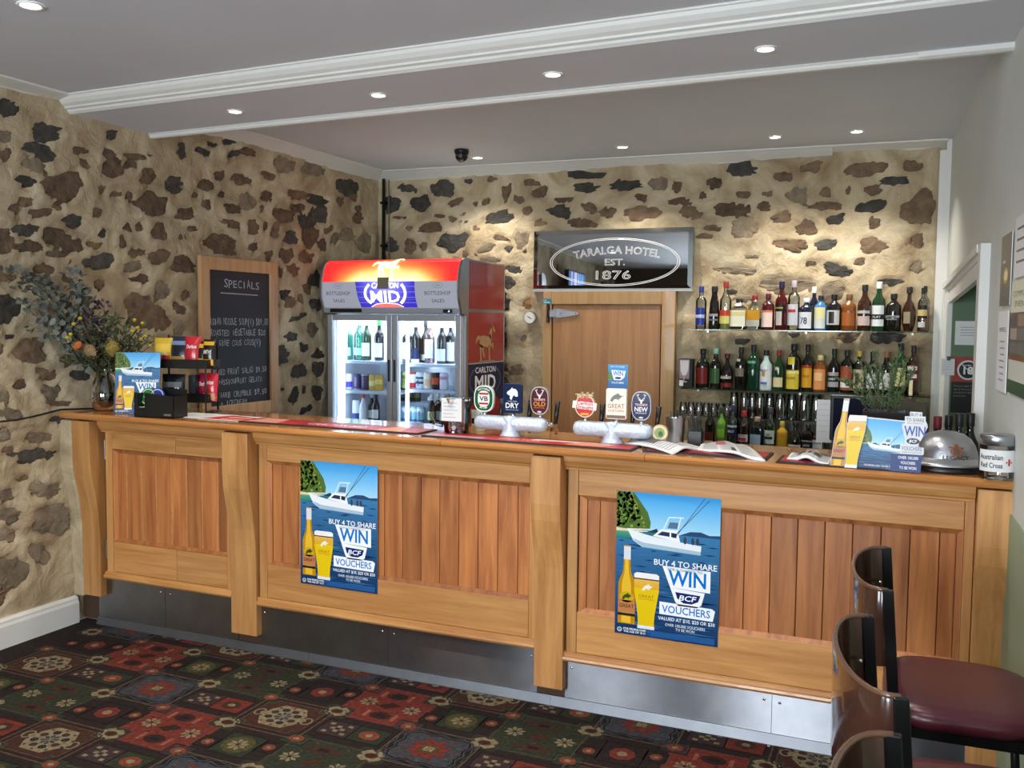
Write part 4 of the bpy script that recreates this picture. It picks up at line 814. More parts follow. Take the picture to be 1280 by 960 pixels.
def d_vb(a_, w_, h_):
    sh(a_, 'oval', w_, h_, .99, (236, 240, 236)); sh(a_, 'oval', w_, h_, .9, (24, 100, 52)); sh(a_, 'oval', w_, h_, .60, (240, 242, 238))
    a_.rect(-w_*.24, h_*.28, w_*.24, h_*.35, (200, 40, 44)); a_.rect(-w_*.24, h_*.65, w_*.24, h_*.72, (200, 40, 44)); a_.up()
    a_.text('VB', 0, h_*.42, h_*.17, (20, 20, 24), bold=.018, w=w_*.44); a_.text('VICTORIA', 0, h_*.84, h_*.07, WHT, bold=.02, w=w_*.6, arc=w_*.5); a_.text('BITTER', 0, h_*.12, h_*.07, WHT, bold=.02, w=w_*.42, arc=-w_*.5)
def d_dry(a_, w_, h_):
    sh(a_, 'rect', w_, h_, .97, (22, 38, 74)); horse_head(a_, 0, h_*.62, w_*.62, WHT); a_.text('CARLTON', 0, h_*.38, h_*.05, (200, 210, 220), w=w_*.5); a_.text('DRY', 0, h_*.18, h_*.17, WHT, bold=.018, w=w_*.72); a_.text('PREMIUM DRY BEER', 0, h_*.1, h_*.035, (190, 200, 215), w=w_*.7)
def horse_head(a_, cx, cy, s_, col):
    a_.poly([(cx+x_*s_, cy+y_*s_) for x_, y_ in [(-.5, .12), (-.42, .28), (-.2, .42), (-.02, .62), (.06, .52), (.3, .5), (.46, .3), (.5, -.1), (.3, -.12), (.14, .0), (.02, -.16), (-.06, -.42), (-.22, -.3), (-.2, -.06), (-.34, .0)]], col)
def d_old(base, word, wc):
    def f(a_, w_, h_):
        sh(a_, 'oval', w_, h_, .99, (196, 190, 190)); sh(a_, 'oval', w_, h_, .92, base); stag(a_, 0, h_*.72, w_*.42, (240, 236, 232)); a_.text('TOOHEYS', 0, h_*.50, h_*.075, (246, 200, 196), bold=.02, w=w_*.62)
        a_.text(word, 0, h_*.31, h_*.15, wc, bold=.018, w=w_*.66); a_.text('BLACK ALE' if word == 'OLD' else 'DRAUGHT', 0, h_*.23, h_*.05, wc, w=w_*.55); a_.ell(0, h_*.1, w_*.12, h_*.035, (210, 210, 220), 12)
    return f
def d_draught(a_, w_, h_):
    sh(a_, 'round', w_, h_, .98, (236, 220, 190)); sh(a_, 'round', w_, h_, .9, (200, 40, 40)); a_.poly([(-w_*.62, h_*.36), (w_*.56, h_*.28), (w_*.6, h_*.56), (-w_*.58, h_*.64)], (246, 240, 232)); a_.up()
    a_.text('Carlton', -.0, h_*.48, h_*.13, (190, 36, 40), bold=.02, w=w_*.8, rot=-.06); a_.text('Draught', .0, h_*.34, h_*.12, (190, 36, 40), bold=.02, w=w_*.85, rot=-.06); a_.rect(-w_*.2, h_*.1, w_*.2, h_*.18, (240, 170, 60))
    for e in (-.26, 0., .26): horse(a_, e*w_, h_*.82, w_*.26, (216, 190, 140))
def d_great(a_, w_, h_):
    sh(a_, 'rect', w_, h_, .96, (238, 232, 214)); marlin(a_, 0, h_*.68, w_*.42, (110, 112, 100)); a_.text('GREAT', 0, h_*.36, h_*.14, (170, 90, 74), bold=.005, w=w_*.8); a_.text('NORTHERN', 0, h_*.24, h_*.07, (170, 90, 74), w=w_*.74); a_.rect(-w_*.45, h_*.03, w_*.45, h_*.13, (120, 100, 90))
font('left frosted three-tap beer font with green, navy and maroon badges', 2.474, .235, [(-.128, 'oval', .098, .12, d_vb, (224, 228, 224)), (.012, 'rect', .088, .132, d_dry, (30, 44, 80)), (.142, 'oval', .086, .124, d_old((82, 30, 40), 'OLD', (226, 150, 60)), (160, 150, 150))])
f2 = font('right frosted three-tap beer font with red, cream and navy badges', 2.948, .235, [(-.122, 'round', .092, .115, d_draught, (210, 190, 160)), (.018, 'rect', .092, .132, d_great, (230, 224, 206)), (.128, 'oval', .086, .124, d_old((24, 34, 78), 'NEW', (246, 246, 250)), (150, 154, 170))])
tp = obj('topper_card', MB().box(-.022, .064, -.003, -.001, .235, .338), PAPER, f2)
a_ = Art(.0002); a_.rect(-.022, .235, .064, .338, (40, 90, 150), (60, 160, 220), 1, 4); a_.up(); a_.poly([(-.022, .27), (.0, .27), (-.008, .30), (-.022, .31)], (90, 130, 60)); a_.poly([(-.008, .315), (.055, .312), (.05, .285), (.036, .272), (.004, .272), (-.002, .29)], WHT); a_.up().text('WIN', .022, .291, .02, BLUE, bold=.02, w=.045); a_.ell(.022, .281, .014, .005, NAVY, 12); a_.text('BUY 4 TO SHARE', .02, .326, .006, WHT, w=.06); a_.text('VOUCHERS', .02, .257, .008, WHT, w=.055)
a_.build('topper_print', lambda x, y, h: (x, -.0034-h, y), PRINT, tp)
# ---- round badge and metal cup of straws
t = thing('round_badge', 'round gold-rimmed green badge standing beside the right beer font', 'badge', (3.152, .245, zc(3.152)))
obj('disc', MB().prism([(.036*math.cos(2*PI*k/28), .056+.036*math.sin(2*PI*k/28)) for k in range(28)], lambda p_, q_, d: (p_, d, q_), 0, .015), pm('gold_rim', (186, 150, 96), .35, metal=.4), t, .002); obj('stem', MB().tube([(0, .008, 0), (0, .008, .03)], .008, 8), CHROME, t)
a_ = Art(.0003); a_.ell(0, .056, .031, .031, (226, 216, 180), 24); a_.up().ell(0, .056, .022, .022, (150, 166, 96), 16); a_.up().ell(.004, .052, .01, .012, (70, 110, 60), 10); a_.build('print', lambda x, y, h: (x, -.0004-h, y), PRINT, t)
t = thing('straw_cup', 'brushed metal cup holding black drinking straws at the end of the taps', 'cup', (3.195, .345, zc(3.195)))
obj('cup_body', MB().lathe([(.001, 0), (.036, 0), (.037, .004), (.041, .115), (.042, .118), (.039, .115), (.034, .01), (.001, .01)], n=20), STEEL, t)
for k in range(9):
    s_ = obj('straw', MB().tube([(.0+.01*math.cos(k), .01*math.sin(k), .012), (.012+.034*math.cos(k*2.4), .03*math.sin(k*2.4), .13+.01*(k % 3))], .0032, 6), BLACK, None); s_.location = t.location; tag(s_, 'black plastic straw standing in the metal cup', 'straw', 'black straws in the metal cup')
# ---- black straws beside the cup
t = thing('straw_holder', 'open black holder of dark straws right of the metal cup', 'holder', (3.28, .36, zc(3.28)))
obj('holder_box', MB().box(-.03, .03, -.02, .02, 0, .004).box(-.03, -.027, -.02, .02, 0, .06).box(.027, .03, -.02, .02, 0, .06).box(-.03, .03, .017, .02, 0, .06).box(-.03, .03, -.02, -.017, 0, .06), BLACK, t)
for k in range(8): s_ = obj('straw', MB().tube([(-.02+.006*k, -.008+.003*(k % 4), .005), (-.034+.007*k, .002*(k % 3), .115+.006*((k*5) % 4))], .003, 6), BLACK, None); s_.location = t.location; tag(s_, 'dark straw in the open black holder right of the metal cup', 'straw', 'dark straws in the black holder')
# ---- newspapers
NEWS = pm('newsprint', (230, 230, 230), .7, var=.05, vs=9)
def newspaper(lab, px, rows, fold, seed, extra=None, group=None):
    c = [onC(*q, .004) for q in px]; o = sum(c, Vector())/4; o.z = zc(o.x)
    t = thing('newspaper', lab, 'newspaper', o); n = 14; vs = []; m = MB(); r = random.Random(seed)
    def P(u, v):
        p = (c[0]*(1-u)+c[1]*u)*(1-v)+(c[3]*(1-u)+c[2]*u)*v - o
        z = -.0065*p.x+.006+fold*(math.sin(PI*min(1, u*1.15))**2*.7+.3*math.sin(PI*v))*(.7+.3*math.sin(5*u+seed))
        return Vector((p.x, p.y, z))
    for k in range(3):
        mm = MB(); vs = [P(i/n, j/6)+Vector((.004*k, -.003*k, -.0018*k)) for i in range(n+1) for j in range(7)]; vs += [v-Vector((0, 0, .0012)) for v in vs]; N = (n+1)*7
        fs = [(i*7+j, (i+1)*7+j, (i+1)*7+j+1, i*7+j+1) for i in range(n) for j in range(6)]; fs += [tuple(N+q for q in f) for f in fs]
        for i in range(n): fs += [(i*7, (i+1)*7, N+(i+1)*7, N+i*7), (i*7+6, (i+1)*7+6, N+(i+1)*7+6, N+i*7+6)]
        for j in range(6): fs += [(j, j+1, N+j+1, N+j), (n*7+j, n*7+j+1, N+n*7+j+1, N+n*7+j)]
        mm.add(vs, fs, 0, True); obj('page', mm, NEWS, t)
    # rolled fold towards the front
    e = [P(i/n, 0) for i in range(n+1)]; obj('fold', MB().tube([p+Vector((0, .008, -.002)) for p in e], .006, 8), NEWS, t)
    a_ = Art(.0002)
    for q in rows: a_.rect(*q[:4], q[4], nx=4, ny=3)
    for i in range(14):
        for k in range(3): a_.rect(.06+.31*k, .1+.06*i, .32+.31*k, .116+.06*i, (150, 150, 152), nx=3)
    if extra: a_.up(); extra(a_)
    a_.build('newsprint', lambda x, y, h: P(x, y)+Vector((0, 0, .0008+h)), PRINT, t); return t
newspaper('open newspaper lying against the right beer font', [(838, 567), (882, 561), (826, 550), (779, 554)], [(.15, .45, .5, .85, (70, 70, 78)), (.55, .2, .72, .42, (190, 90, 130))], .034, 1)
newspaper('folded newspaper in the middle of the three papers', [(872, 563), (955, 576), (928, 556), (880, 555)], [(.3, .5, .5, .95, (206, 90, 110)), (.55, .1, .62, .3, (60, 60, 66))], .042, 3)
newspaper('newspaper page lying left of the cardboard display', [(984, 574), (1036, 581), (1046, 571), (990, 566)], [(.2, .3, .75, .6, (60, 62, 60)), (.1, .7, .9, .9, (96, 110, 90))], .028, 5)
# ---- cardboard standee
def standee():
    t = thing('cardboard_display', 'cut-out cardboard boat, bottle and beer glass display on the right of the counter', 'display', (4.0, .0, zc(4.0)+.002), math.radians(-4))
    B = MB(); X0, X1, H0 = -.085, .15, .19
    fn = lambda p_, q_, d: (p_, d+q_*.05, q_)
    sl = -.10     # the scene board drops a little to the right
    B.prism([(X0, .004), (X1, .0), (X1, H0-.012), (X0+.02, H0)], fn, 0, .006); obj('scene_board', B, PAPER, t)
    bx, by_, bh, bw_ = -.122, .004, .245, .046
    PB = [(-.5, 0), (.5, 0), (.5, .5), (.44, .56), (.24, .66), (.2, .76), (.2, 1), (-.2, 1), (-.2, .76), (-.24, .66), (-.44, .56), (-.5, .5)]
    PG = [(-.34, 0), (.34, 0), (.32, .12), (.34, .25), (.5, .7), (.5, .92), (.46, .99), (-.46, .99), (-.5, .92), (-.5, .7), (-.34, .25), (-.32, .12)]
    ln = lambda p_, q_: (p_+q_*.1, q_)
    obj('bottle_cutout', MB().prism([ln(bx+p_*bw_*1.06, by_+q_*bh*1.01) for p_, q_ in PB], fn, -.008, -.002), PAPER, t)
    obj('glass_cutout', MB().prism([ln(-.074+p_*.06*1.06, q_*.192*1.01+.001) for p_, q_ in PG], fn, -.014, -.009), PAPER, t)
    OUT = [(.06, 0), (.16, 0), (.162, .064), (.168, .066), (.168, .09), (.15, .093), (.152, .106), (.16, .12), (.178, .165), (.172, .17), (.178, .168), (.17, .185), (.17, .2), (.158, .2), (.158, .215), (.118, .215), (.118, .198), (.102, .198), (.102, .172), (.094, .17), (.094, .16), (.104, .12), (.106, .1), (.09, .098), (.09, .066), (.06, .064)]
    obj('voucher_cutout', MB().prism(OUT, fn, -.01, -.004), PAPER, t)
    obj('easel_strut', MB().box(-.02, .04, .035, .085, 0, .003).box(.005, .009, .03, .085, 0, .1), pm('grey_card', (150, 146, 140), .8), t)
    Q = lambda x, y, h: fn(x, y, -.0004-h)
    a_ = Art(.00008); Wd_, Hd_ = X1-X0, H0-.006
    pscene(a_, Wd_, Hd_, .5); pboat(a_, Wd_*.52, Hd_*.42, Wd_*.5); a_.text('FOR PEOPLE OVER THE AGE OF 18', Wd_*.45, Hd_*.05, .007, WHT, w=.1)
    a_.build('scene_print', lambda x, y, h: fn(X0+x, y*(1-.06*x/Wd_)+.002, -.0004-h), PRINT, t)
    a_ = Art(.00008); pbottle(a_, bx, by_, bh, bw_); a_.build('bottle_print', lambda x, y, h: fn(*ln(x, y), -.0084-h), PRINT, t)
    a_ = Art(.00008); pglass(a_, -.074, .001, .192, .06); a_.build('glass_print', lambda x, y, h: fn(*ln(x, y), -.0144-h), PRINT, t)
    a_ = Art(.00008); cx = .136
    a_.poly([(.06, 0), (.16, 0), (.162, .064), (.06, .064)], (26, 52, 116)); a_.up()
    a_.text('BUY 4', cx+.002, .2, .011, (30, 60, 130), w=.034); a_.text('TO SHARE', cx, .181, .012, (30, 60, 130), w=.058); a_.text('FOR A CHANCE TO', cx, .173, .004, (60, 80, 140), w=.05)
    a_.text('WIN', cx, .13, .034, (26, 76, 170), bold=.02, w=.07); a_.ell(cx-.004, .111, .022, .011, (20, 36, 80), 20); a_.up().text('BCF', cx-.004, .106, .010, WHT, bold=.018, shear=.2, w=.026)
    a_.text('VOUCHERS', cx-.008, .078, .014, (26, 76, 170), w=.066); a_.text('VALUED AT $10, $20 OR $30', cx-.008, .069, .004, (60, 80, 140), w=.066)
    for i, s_ in enumerate(('OVER 100,000', 'VOUCHERS', 'TO BE WON')): a_.text(s_, .118, .046-.018*i, .010, WHT, bold=.01, w=(.066, .048, .056)[i])
    a_.build('voucher_print', lambda x, y, h: fn(x, y, -.0104-h), PRINT, t)
standee()
# ---- helmet collection box and donation jar
hx, hy = 4.243, .165; t = thing('helmet_money_box', 'dented silver tin helmet collection box with a gold emblem on a black base', 'helmet', (hx, hy, zc(hx)))
HS = 1.05; HX = 1.2
obj('base', MB().lathe([(p*HX, q*HS) for p, q in [(.001, 0), (.118, 0), (.12, .004), (.118, .022), (.001, .022)]], n=36, sy=1), BLACK, t)
obj('brim', MB().lathe([(p*HX, q*HS) for p, q in [(.086, .034), (.105, .026), (.121, .022), (.123, .025), (.108, .033), (.092, .046), (.086, .05)]], n=36), pm('dull_silver', (178, 180, 184), .34, metal=.85, var=.1, vs=12, bump=.3, bs=18), t)
obj('dome', MB().lathe([(p*HX, q*HS) for p, q in [(.094, .036), (.090, .06), (.083, .085), (.07, .108), (.05, .124), (.026, .132), (.001, .135)]], n=36), MATS['dull_silver'], t)
def hm(x, y, h):   # wrap round the dome
    z = y; r_ = .0995-.07*max(0, z-.045)-2.2*max(0, z-.05)**2; th = -PI/2+.28+x/.09; r_ += h+.0012; return (r_*math.cos(th)*HX, r_*math.sin(th)*HX, z*HS)
a_ = Art(.0003); a_.text('LEGACY', 0, .047, .0125, (70, 50, 36), bold=.02, w=.07); a_.ring(0, .077, .014, .014, .004, (150, 84, 50), 24); a_.up().poly([(-.0035, .066), (0, .058), (.0035, .066), (.0045, .09), (0, .098), (-.0045, .09)], (120, 76, 40)); a_.line([(-.02, .088), (.02, .086)], .003, (90, 60, 40)); a_.ell(0, .093, .006, .007, (130, 80, 44), 10)
a_.build('emblem', hm, PRINT, t); obj('coin_slot', MB().box(-.012, .012, -.003, .003, .134*HS, .1365*HS), BLACK, t)

t = thing('donation_jar', 'round clear plastic charity jar with steel lid and white label', 'jar', (4.400, .002, zc(4.4)))
obj('jar_body', MB().lathe([(.001, .003), (.052, .003), (.055, 0), (.057, .006), (.057, .118), (.054, .122), (.052, .118), (.053, .008)], n=28), GLASS, t)
obj('lid', MB().lathe([(.054, .118), (.0565, .12), (.0565, .15), (.054, .154), (.001, .154)], n=28), STEEL, t)
obj('label', MB().lathe([(.0576, .030), (.0576, .104)], n=20, a0=-PI/2-1.25, a1=-PI/2+1.35), PAPER, t)
a_ = Art(.0002); a_.text('Australian', -.026, .072, .017, (30, 30, 34), bold=.016, w=.078); a_.text('Red Cross', -.024, .044, .017, (30, 30, 34), bold=.016, w=.074); a_.rect(.024, .060, .046, .067, (190, 30, 36)); a_.rect(.0315, .052, .0385, .075, (190, 30, 36))
a_.build('lettering', cyl(.0576, 0, face=-PI/2+.0), PRINT, t)
# ---- rosemary in a black pot behind the display
rx, ry = 4.03, .335; pz = zc(rx); t = thing('potted_rosemary', 'rosemary bush in a tall square black pot behind the cardboard display', 'plant', (rx, ry, pz))
m = MB(); q = [(-.075, -.075), (.075, -.075), (.075, .075), (-.075, .075)]
vs = [(x*s_, y*s_, z) for s_, z in ((.8, 0), (1.1, .19), (1.02, .19), (1., .175)) for x, y in q]
m.add(vs, [(3, 2, 1, 0)]+[(r_*4+i, r_*4+(i+1) % 4, r_*4+4+(i+1) % 4, r_*4+4+i) for r_ in range(3) for i in range(4)]); obj('pot', m, BLACK, t, .003)
obj('soil', MB().box(-.074, .074, -.074, .074, .155, .172), pm('soil', (44, 34, 26), .95, bump=.6), t)
ROS = pm('rosemary_needle', (88, 110, 70), .7, var=.3, vs=40)
for tip in ((-.10, -.02, .38), (-.05, .0, .42), (-.02, -.03, .36), (-.15, -.01, .30), (-.13, .02, .34), (.04, .0, .42), (.07, -.02, .39), (.10, .0, .36), (.03, -.03, .35), (-.07, .03, .36), (.09, -.03, .33), (-.19, 0, .31), (.02, .02, .38)):
    b = Vector((tip[0]*.3, tip[1]*.3, .17)); e = Vector(tip); c = Vector((tip[0]*.55, tip[1]*.5, .28)); P = [b*(1-u)**2+c*2*u*(1-u)+e*u*u for u in [i/8 for i in range(9)]]
    st = obj('stem', MB().tube(P, .002, 5), STEM, t); m = MB()
    for i in range(110):
        u = .12+.88*rl.random(); p = b*(1-u)**2+c*2*u*(1-u)+e*u*u; d = (e-b).normalized()*.8+Vector((rl.uniform(-1, 1), rl.uniform(-1, 1), rl.uniform(-.5, .8)))
        leaf(m, p, d, rl.uniform(.014, .026), .004)
    f = obj('needles', m, ROS, st); f['kind'] = 'stuff'
# ---- black cord along the stone wall
P = [onX(u, v, .035) for u, v in ((-14, 530), (0, 527), (20, 525), (40, 521), (60, 516), (76, 512))]; P = [p+Vector((0, 0, 0)) for p in P]+[Vector((.05, .16, zc(.05)+.006)), Vector((.06, .3, zc(.06)+.006))]
tag(obj('cord', MB().tube(P, .005, 6), BLACK), 'black cord hanging along the stone wall from the counter end', 'cord')
# ------------------------------------------------------------ drinks fridge
FX0, FX1, FY0, FY1, FT = .085, 1.205, 2.32, 3.06, 2.085
FG = pm('fridge_grey', (180, 184, 190), .35, metal=.3); FRED = pm('fridge_red', (150, 30, 34), .3, coat=.3); FIN = pm('fridge_liner', (236, 240, 246), .4)
fr = thing('drinks_fridge', 'two-door drinks fridge with glowing red beer sign in the corner', 'fridge', (0, 0, 0))
m = MB()
m.box(FX0, FX0+.04, FY0+.06, FY1, .05, FT).box(FX1-.04, FX1, FY0+.06, FY1, .05, FT).box(FX0, FX1, FY1-.04, FY1, .05, FT).box(FX0, FX1, FY0+.06, FY1, 1.685, FT).box(FX0, FX1, FY0+.06, FY1, .05, .42)
obj('cabinet', m, FG, fr)
m = MB().box(FX0+.041, FX1-.041, FY1-.05, FY1-.041, .42, 1.685).box(FX0+.041, FX0+.045, FY0+.07, FY1-.04, .42, 1.685).box(FX1-.045, FX1-.041, FY0+.07, FY1-.04, .42, 1.685).box(FX0+.04, FX1-.04, FY0+.07, FY1-.04, 1.678, 1.684).box(FX0+.04, FX1-.04, FY0+.07, FY1-.04, .42, .425)
obj('liner', m, FIN, fr)
# red side panel with print
sp = obj('side_panel', MB().box(FX1, FX1+.004, FY0+.10, FY1-.005, .1, 1.71).box(FX1, FX1+.004, FY0+.10, FY1-.005, 1.735, FT-.012), FRED, fr)
obj('side_trim', MB().box(FX1, FX1+.006, FY0+.06, FY0+.098, .05, FT).box(FX1, FX1+.006, FY0+.098, FY1, 1.711, 1.733).box(FX1, FX1+.006, FY0+.098, FY1, FT-.011, FT).box(FX1, FX1+.006, FY1-.006, FY1, .05, FT), STEEL, fr)
a_ = Art(.0004); D = FY1-FY0-.105
a_.rect(0, .1, D, 1.0, (128, 28, 32)); a_.up().rect(.0, .98, D, 1.335, (22, 30, 66)); a_.rect(0, 1.335, D, 1.345, (150, 154, 160)); a_.up()
a_.poly([(.0, .98), (D, .98), (D, 1.0), (D*.85, 1.06), (D*.66, 1.105), (D*.5, 1.118), (D*.34, 1.105), (D*.15, 1.06), (0, 1.0)], (150, 34, 36))
horse(a_, D*.47, 1.455, .22, (176, 138, 96)); a_.line([(D*.28, 1.352), (D*.72, 1.352)], .006, (176, 138, 96))
a_.text('CARLTON', D*.47, 1.268, .042, (226, 226, 232), bold=.012, w=D*.56); a_.text('MID', D*.47, 1.135, .112, (232, 232, 236), bold=.02, w=D*.58)
for e in (-1, 1): a_.ring(D*.47, 1.21, D*.43, .12, .012, (96, 96, 110), 10, *((-.8, .8) if e > 0 else (PI-.8, PI+.8)))
a_.build('side_print', lambda x, y, h: (FX1+.005+h, FY0+.10+x, y), PRINT, sp)
# canopy sign
CP = [(FY0+.04, 1.69), (FY0-.02, 1.70), (FY0-.03, 1.735), (FY0-.058, 1.80), (FY0-.064, 1.87), (FY0-.058, 1.94), (FY0-.04, 2.01), (FY0-.01, 2.065), (FY0+.03, FT), (FY0+.08, FT), (FY0+.08, 1.69)]
obj('canopy', MB().prism(CP, lambda y, z, d: (d, y, z), FX0-.012, FX1+.006), FG, fr)
for x0, x1 in ((FX0-.02, FX0-.008), (FX1-.0, FX1+.016)): obj('canopy_end', MB().prism([(y-.006 if y < FY0+.05 else y, z+(.004 if z > 2 else 0)) for y, z in CP], lambda y, z, d: (d, y, z), x0, x1), STEEL, fr)
face = CP[2:9]; sl_ = [0]
for (y0, z0), (y1, z1) in zip(face, face[1:]): sl_.append(sl_[-1]+math.hypot(y1-y0, z1-z0))
SW, SH = FX1-FX0-.012, sl_[-1]
def onsign(x, y, h):
    y = max(0, min(SH, y))
    for i in range(len(face)-1):
        if y <= sl_[i+1] or i == len(face)-2:
            t_ = (y-sl_[i])/(sl_[i+1]-sl_[i]); return (FX0+.004+x, face[i][0]+(face[i+1][0]-face[i][0])*t_-.003-h, face[i][1]+(face[i+1][1]-face[i][1])*t_+h*.3)
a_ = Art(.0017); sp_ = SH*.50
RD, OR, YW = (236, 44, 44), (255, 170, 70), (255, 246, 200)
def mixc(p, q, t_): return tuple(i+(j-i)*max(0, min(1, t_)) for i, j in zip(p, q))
def redc(x, y):  # red with the tubes' yellow glow painted in, strongest low in the centre
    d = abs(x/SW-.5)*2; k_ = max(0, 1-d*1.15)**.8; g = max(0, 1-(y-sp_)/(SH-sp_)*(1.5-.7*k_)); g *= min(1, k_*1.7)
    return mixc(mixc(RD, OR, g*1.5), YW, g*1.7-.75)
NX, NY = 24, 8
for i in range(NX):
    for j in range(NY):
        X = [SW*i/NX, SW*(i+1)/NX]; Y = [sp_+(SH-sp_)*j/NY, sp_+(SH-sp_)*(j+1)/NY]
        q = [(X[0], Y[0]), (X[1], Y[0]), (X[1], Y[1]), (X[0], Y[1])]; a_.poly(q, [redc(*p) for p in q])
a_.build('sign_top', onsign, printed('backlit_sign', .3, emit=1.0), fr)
a_ = Art(.0017); a_.rect(0, 0, SW, sp_-.002, (146, 148, 160), nx=2, ny=6); a_.up()
for cx in (SW*.125, SW*.865):
    a_.text('BOTTLESHOP', cx, sp_*.50, .026, (56, 58, 70), w=SW*.185); a_.text('SALES', cx, sp_*.22, .026, (56, 58, 70), w=SW*.09); a_.ring(cx, sp_*.84, .04, .018, .003, (110, 112, 124), 16); a_.line([(cx-.02, sp_*.84), (cx+.02, sp_*.84)], .006, (110, 112, 124))
a_.build('sign_lower', onsign, printed('lit_grey_print', .35, emit=.6), fr)
a_ = Art(.0017); a_.l = 1
P = [(SW*.25, sp_), (SW*.27, sp_*.4), (SW*.29, .004), (SW*.71, .004), (SW*.70, sp_*.4), (SW*.695, sp_)]
NB = 10
for i in range(NB):
    for j in range(5):
        xl = lambda v: SW*(.29-.035*v/sp_); xr = lambda v: SW*(.71-.012*v/sp_)
        Y = [sp_*j/5+.003, sp_*(j+1)/5]; q = [(xl(y)+(xr(y)-xl(y))*u, y) for u, y in ((i/NB, Y[0]), ((i+1)/NB, Y[0]), ((i+1)/NB, Y[1]), (i/NB, Y[1]))]
        a_.poly(q, [mixc((40, 34, 140), (150, 150, 246), max(0, 1-abs(x/SW-.48)*4.5)*(y/sp_)) for x, y in q])  # blue paled towards the top middle for the same painted glow
a_.l = 4; a_.poly([(SW*.37, .004), (SW*.61, .004), (SW*.57, sp_*.13), (SW*.49, sp_*.17), (SW*.41, sp_*.13)], (236, 90, 80)); a_.line([(SW*.37, .006), (SW*.41, sp_*.14), (SW*.49, sp_*.18), (SW*.57, sp_*.14), (SW*.61, .006)], .005, (240, 240, 250))
for e in (-1, 1): a_.ring(SW*.485, sp_*.55, SW*.15, sp_*.55, .020, (246, 248, 255), 10, *((-.75, .65) if e > 0 else (PI-.65, PI+.75)))
a_.l = 5; a_.text('MID', SW*.485, sp_*.22, sp_*.42, (250, 250, 255), bold=.018, w=SW*.22); a_.text('CARLTON', SW*.485, sp_*.74, sp_*.2, (250, 250, 255), bold=.018, w=SW*.2)
a_.l = 6; horse(a_, SW*.49, sp_+(SH-sp_)*.48, .155, (255, 232, 180))
a_.l = 8; a_.rect(SW*.43, sp_*.70, SW*.515, sp_*1.13, (62, 58, 50), ny=3)
a_.build('sign_logo', onsign, printed('backlit_logo', .3, emit=1.5), fr)
m = MB(); m.box(FX0+.05, FX0+.32, FY0-.034, FY0-.028, 1.703, 1.728); obj('switch_strip', m, BLACK, fr); obj('temperature_display', MB().box(FX1-.13, FX1-.06, FY0-.034, FY0-.028, 1.702, 1.726), BLACK, fr)
a_ = Art(.0005); a_.text('-3', FX1-.085, 1.708, .012, (235, 250, 255), bold=.02); a_.build('digits', lambda x, y, h: (x, FY0-.0345-h, y), printed('led_digits', emit=2.), fr)
# doors
FGL = clear('fridge_door_glass', (244, 250, 255), .03, .02)
zb_, zt_ = .40, 1.685
dx = [(FX0+.004, .641), (.647, FX1-.006)]
for k, (x0, x1) in enumerate(dx):
    m = MB(); f_ = .044; y0, y1 = FY0, FY0+.045
    m.box(x0, x0+f_, y0, y1, zb_, zt_).box(x1-f_, x1, y0, y1, zb_, zt_).box(x0+f_, x1-f_, y0, y1, zb_, zb_+f_).box(x0+f_, x1-f_, y0, y1, zt_-.042, zt_)
    d = obj('door', m, FG, fr, .004); obj('glass', MB().box(x0+f_, x1-f_, y0+.018, y0+.024, zb_+f_, zt_-.042), FGL, d)
    hx_ = x1-.02 if k == 0 else x0+.02
    obj('handle', MB().box(hx_-.009, hx_+.009, y0-.008, y0, 1.20, 1.36), BLACK, d, .003)
    # light tube beside each door and its lamp
    lx = x0+.07
    obj('light_tube', MB().lathe([(.013, .46), (.013, 1.62)], (lx, FY0+.10, 0), 12), pm('fridge_tube', (226, 240, 255), emit=8), fr)
    l = bpy.data.lights.new('fridge_light', 'AREA'); l.shape = 'RECTANGLE'; l.size = .42; l.size_y = .5; l.energy = 6; l.color = (.84, .93, 1)
    lo = bpy.data.objects.new('fridge_light', l); COL.objects.link(lo); lo.location = ((x0+x1)/2, FY0+.36, 1.672)
# shelves and their contents
def FZ(u, v, y=2.56): return onY(u, v, y).z
shz = {0: [FZ(455, 450), FZ(455, 487), FZ(455, 527)], 1: [FZ(540, 454), FZ(540, 486), FZ(540, 531)]}
SHM = pm('shelf_white', (208, 218, 236), .4)
for k, (x0, x1) in enumerate(dx):
    for z in shz[k]: obj('shelf', MB().box(x0+.05, x1-.03, FY0+.12, FY1-.06, z-.022, z-.002), SHM, fr)
def lathe_thing(name, lab, cat, loc, prof, mat, n=16, group=None, sq_=None, rz=0.):
    t = thing(name, lab, cat, loc, rz, group)
    if sq_: m = MB().lathe([(r*1.25, z) for r, z in prof], n=8, rot=PI/8, sm=False, sy=sq_)
    else: m = MB().lathe(prof, n=n)
    return t, m
BP = {'wine': [(0, 0), (.95, 0), (1, .02), (1, .56), (.93, .63), (.6, .70), (.42, .76), (.38, .82), (.37, .985), (.0, .985)],
      'spirit': [(0, 0), (.95, 0), (1, .02), (1, .60), (.93, .66), (.55, .72), (.42, .76), (.38, .80), (.38, .985), (0, .985)],
      'tall': [(0, 0), (.95, 0), (1, .02), (1, .66), (.8, .72), (.45, .76), (.4, .80), (.4, .985), (0, .985)],
      'taper': [(0, 0), (.96, 0), (1, .03), (.92, .4), (.8, .62), (.58, .74), (.5, .8), (.48, .985), (0, .985)],
      'squat': [(0, 0), (.95, 0), (1, .03), (1, .62), (.95, .70), (.5, .78), (.36, .82), (.36, .985), (0, .985)],
      'round': [(0, 0), (.6, 0), (.66, .03), (.9, .16), (1, .32), (.92, .48), (.66, .62), (.36, .70), (.3, .76), (.3, .985), (0, .985)],
      'beer': [(0, 0), (.95, 0), (1, .03), (1, .52), (.9, .60), (.55, .72), (.42, .80), (.40, .985), (0, .985)]}
GM = {}
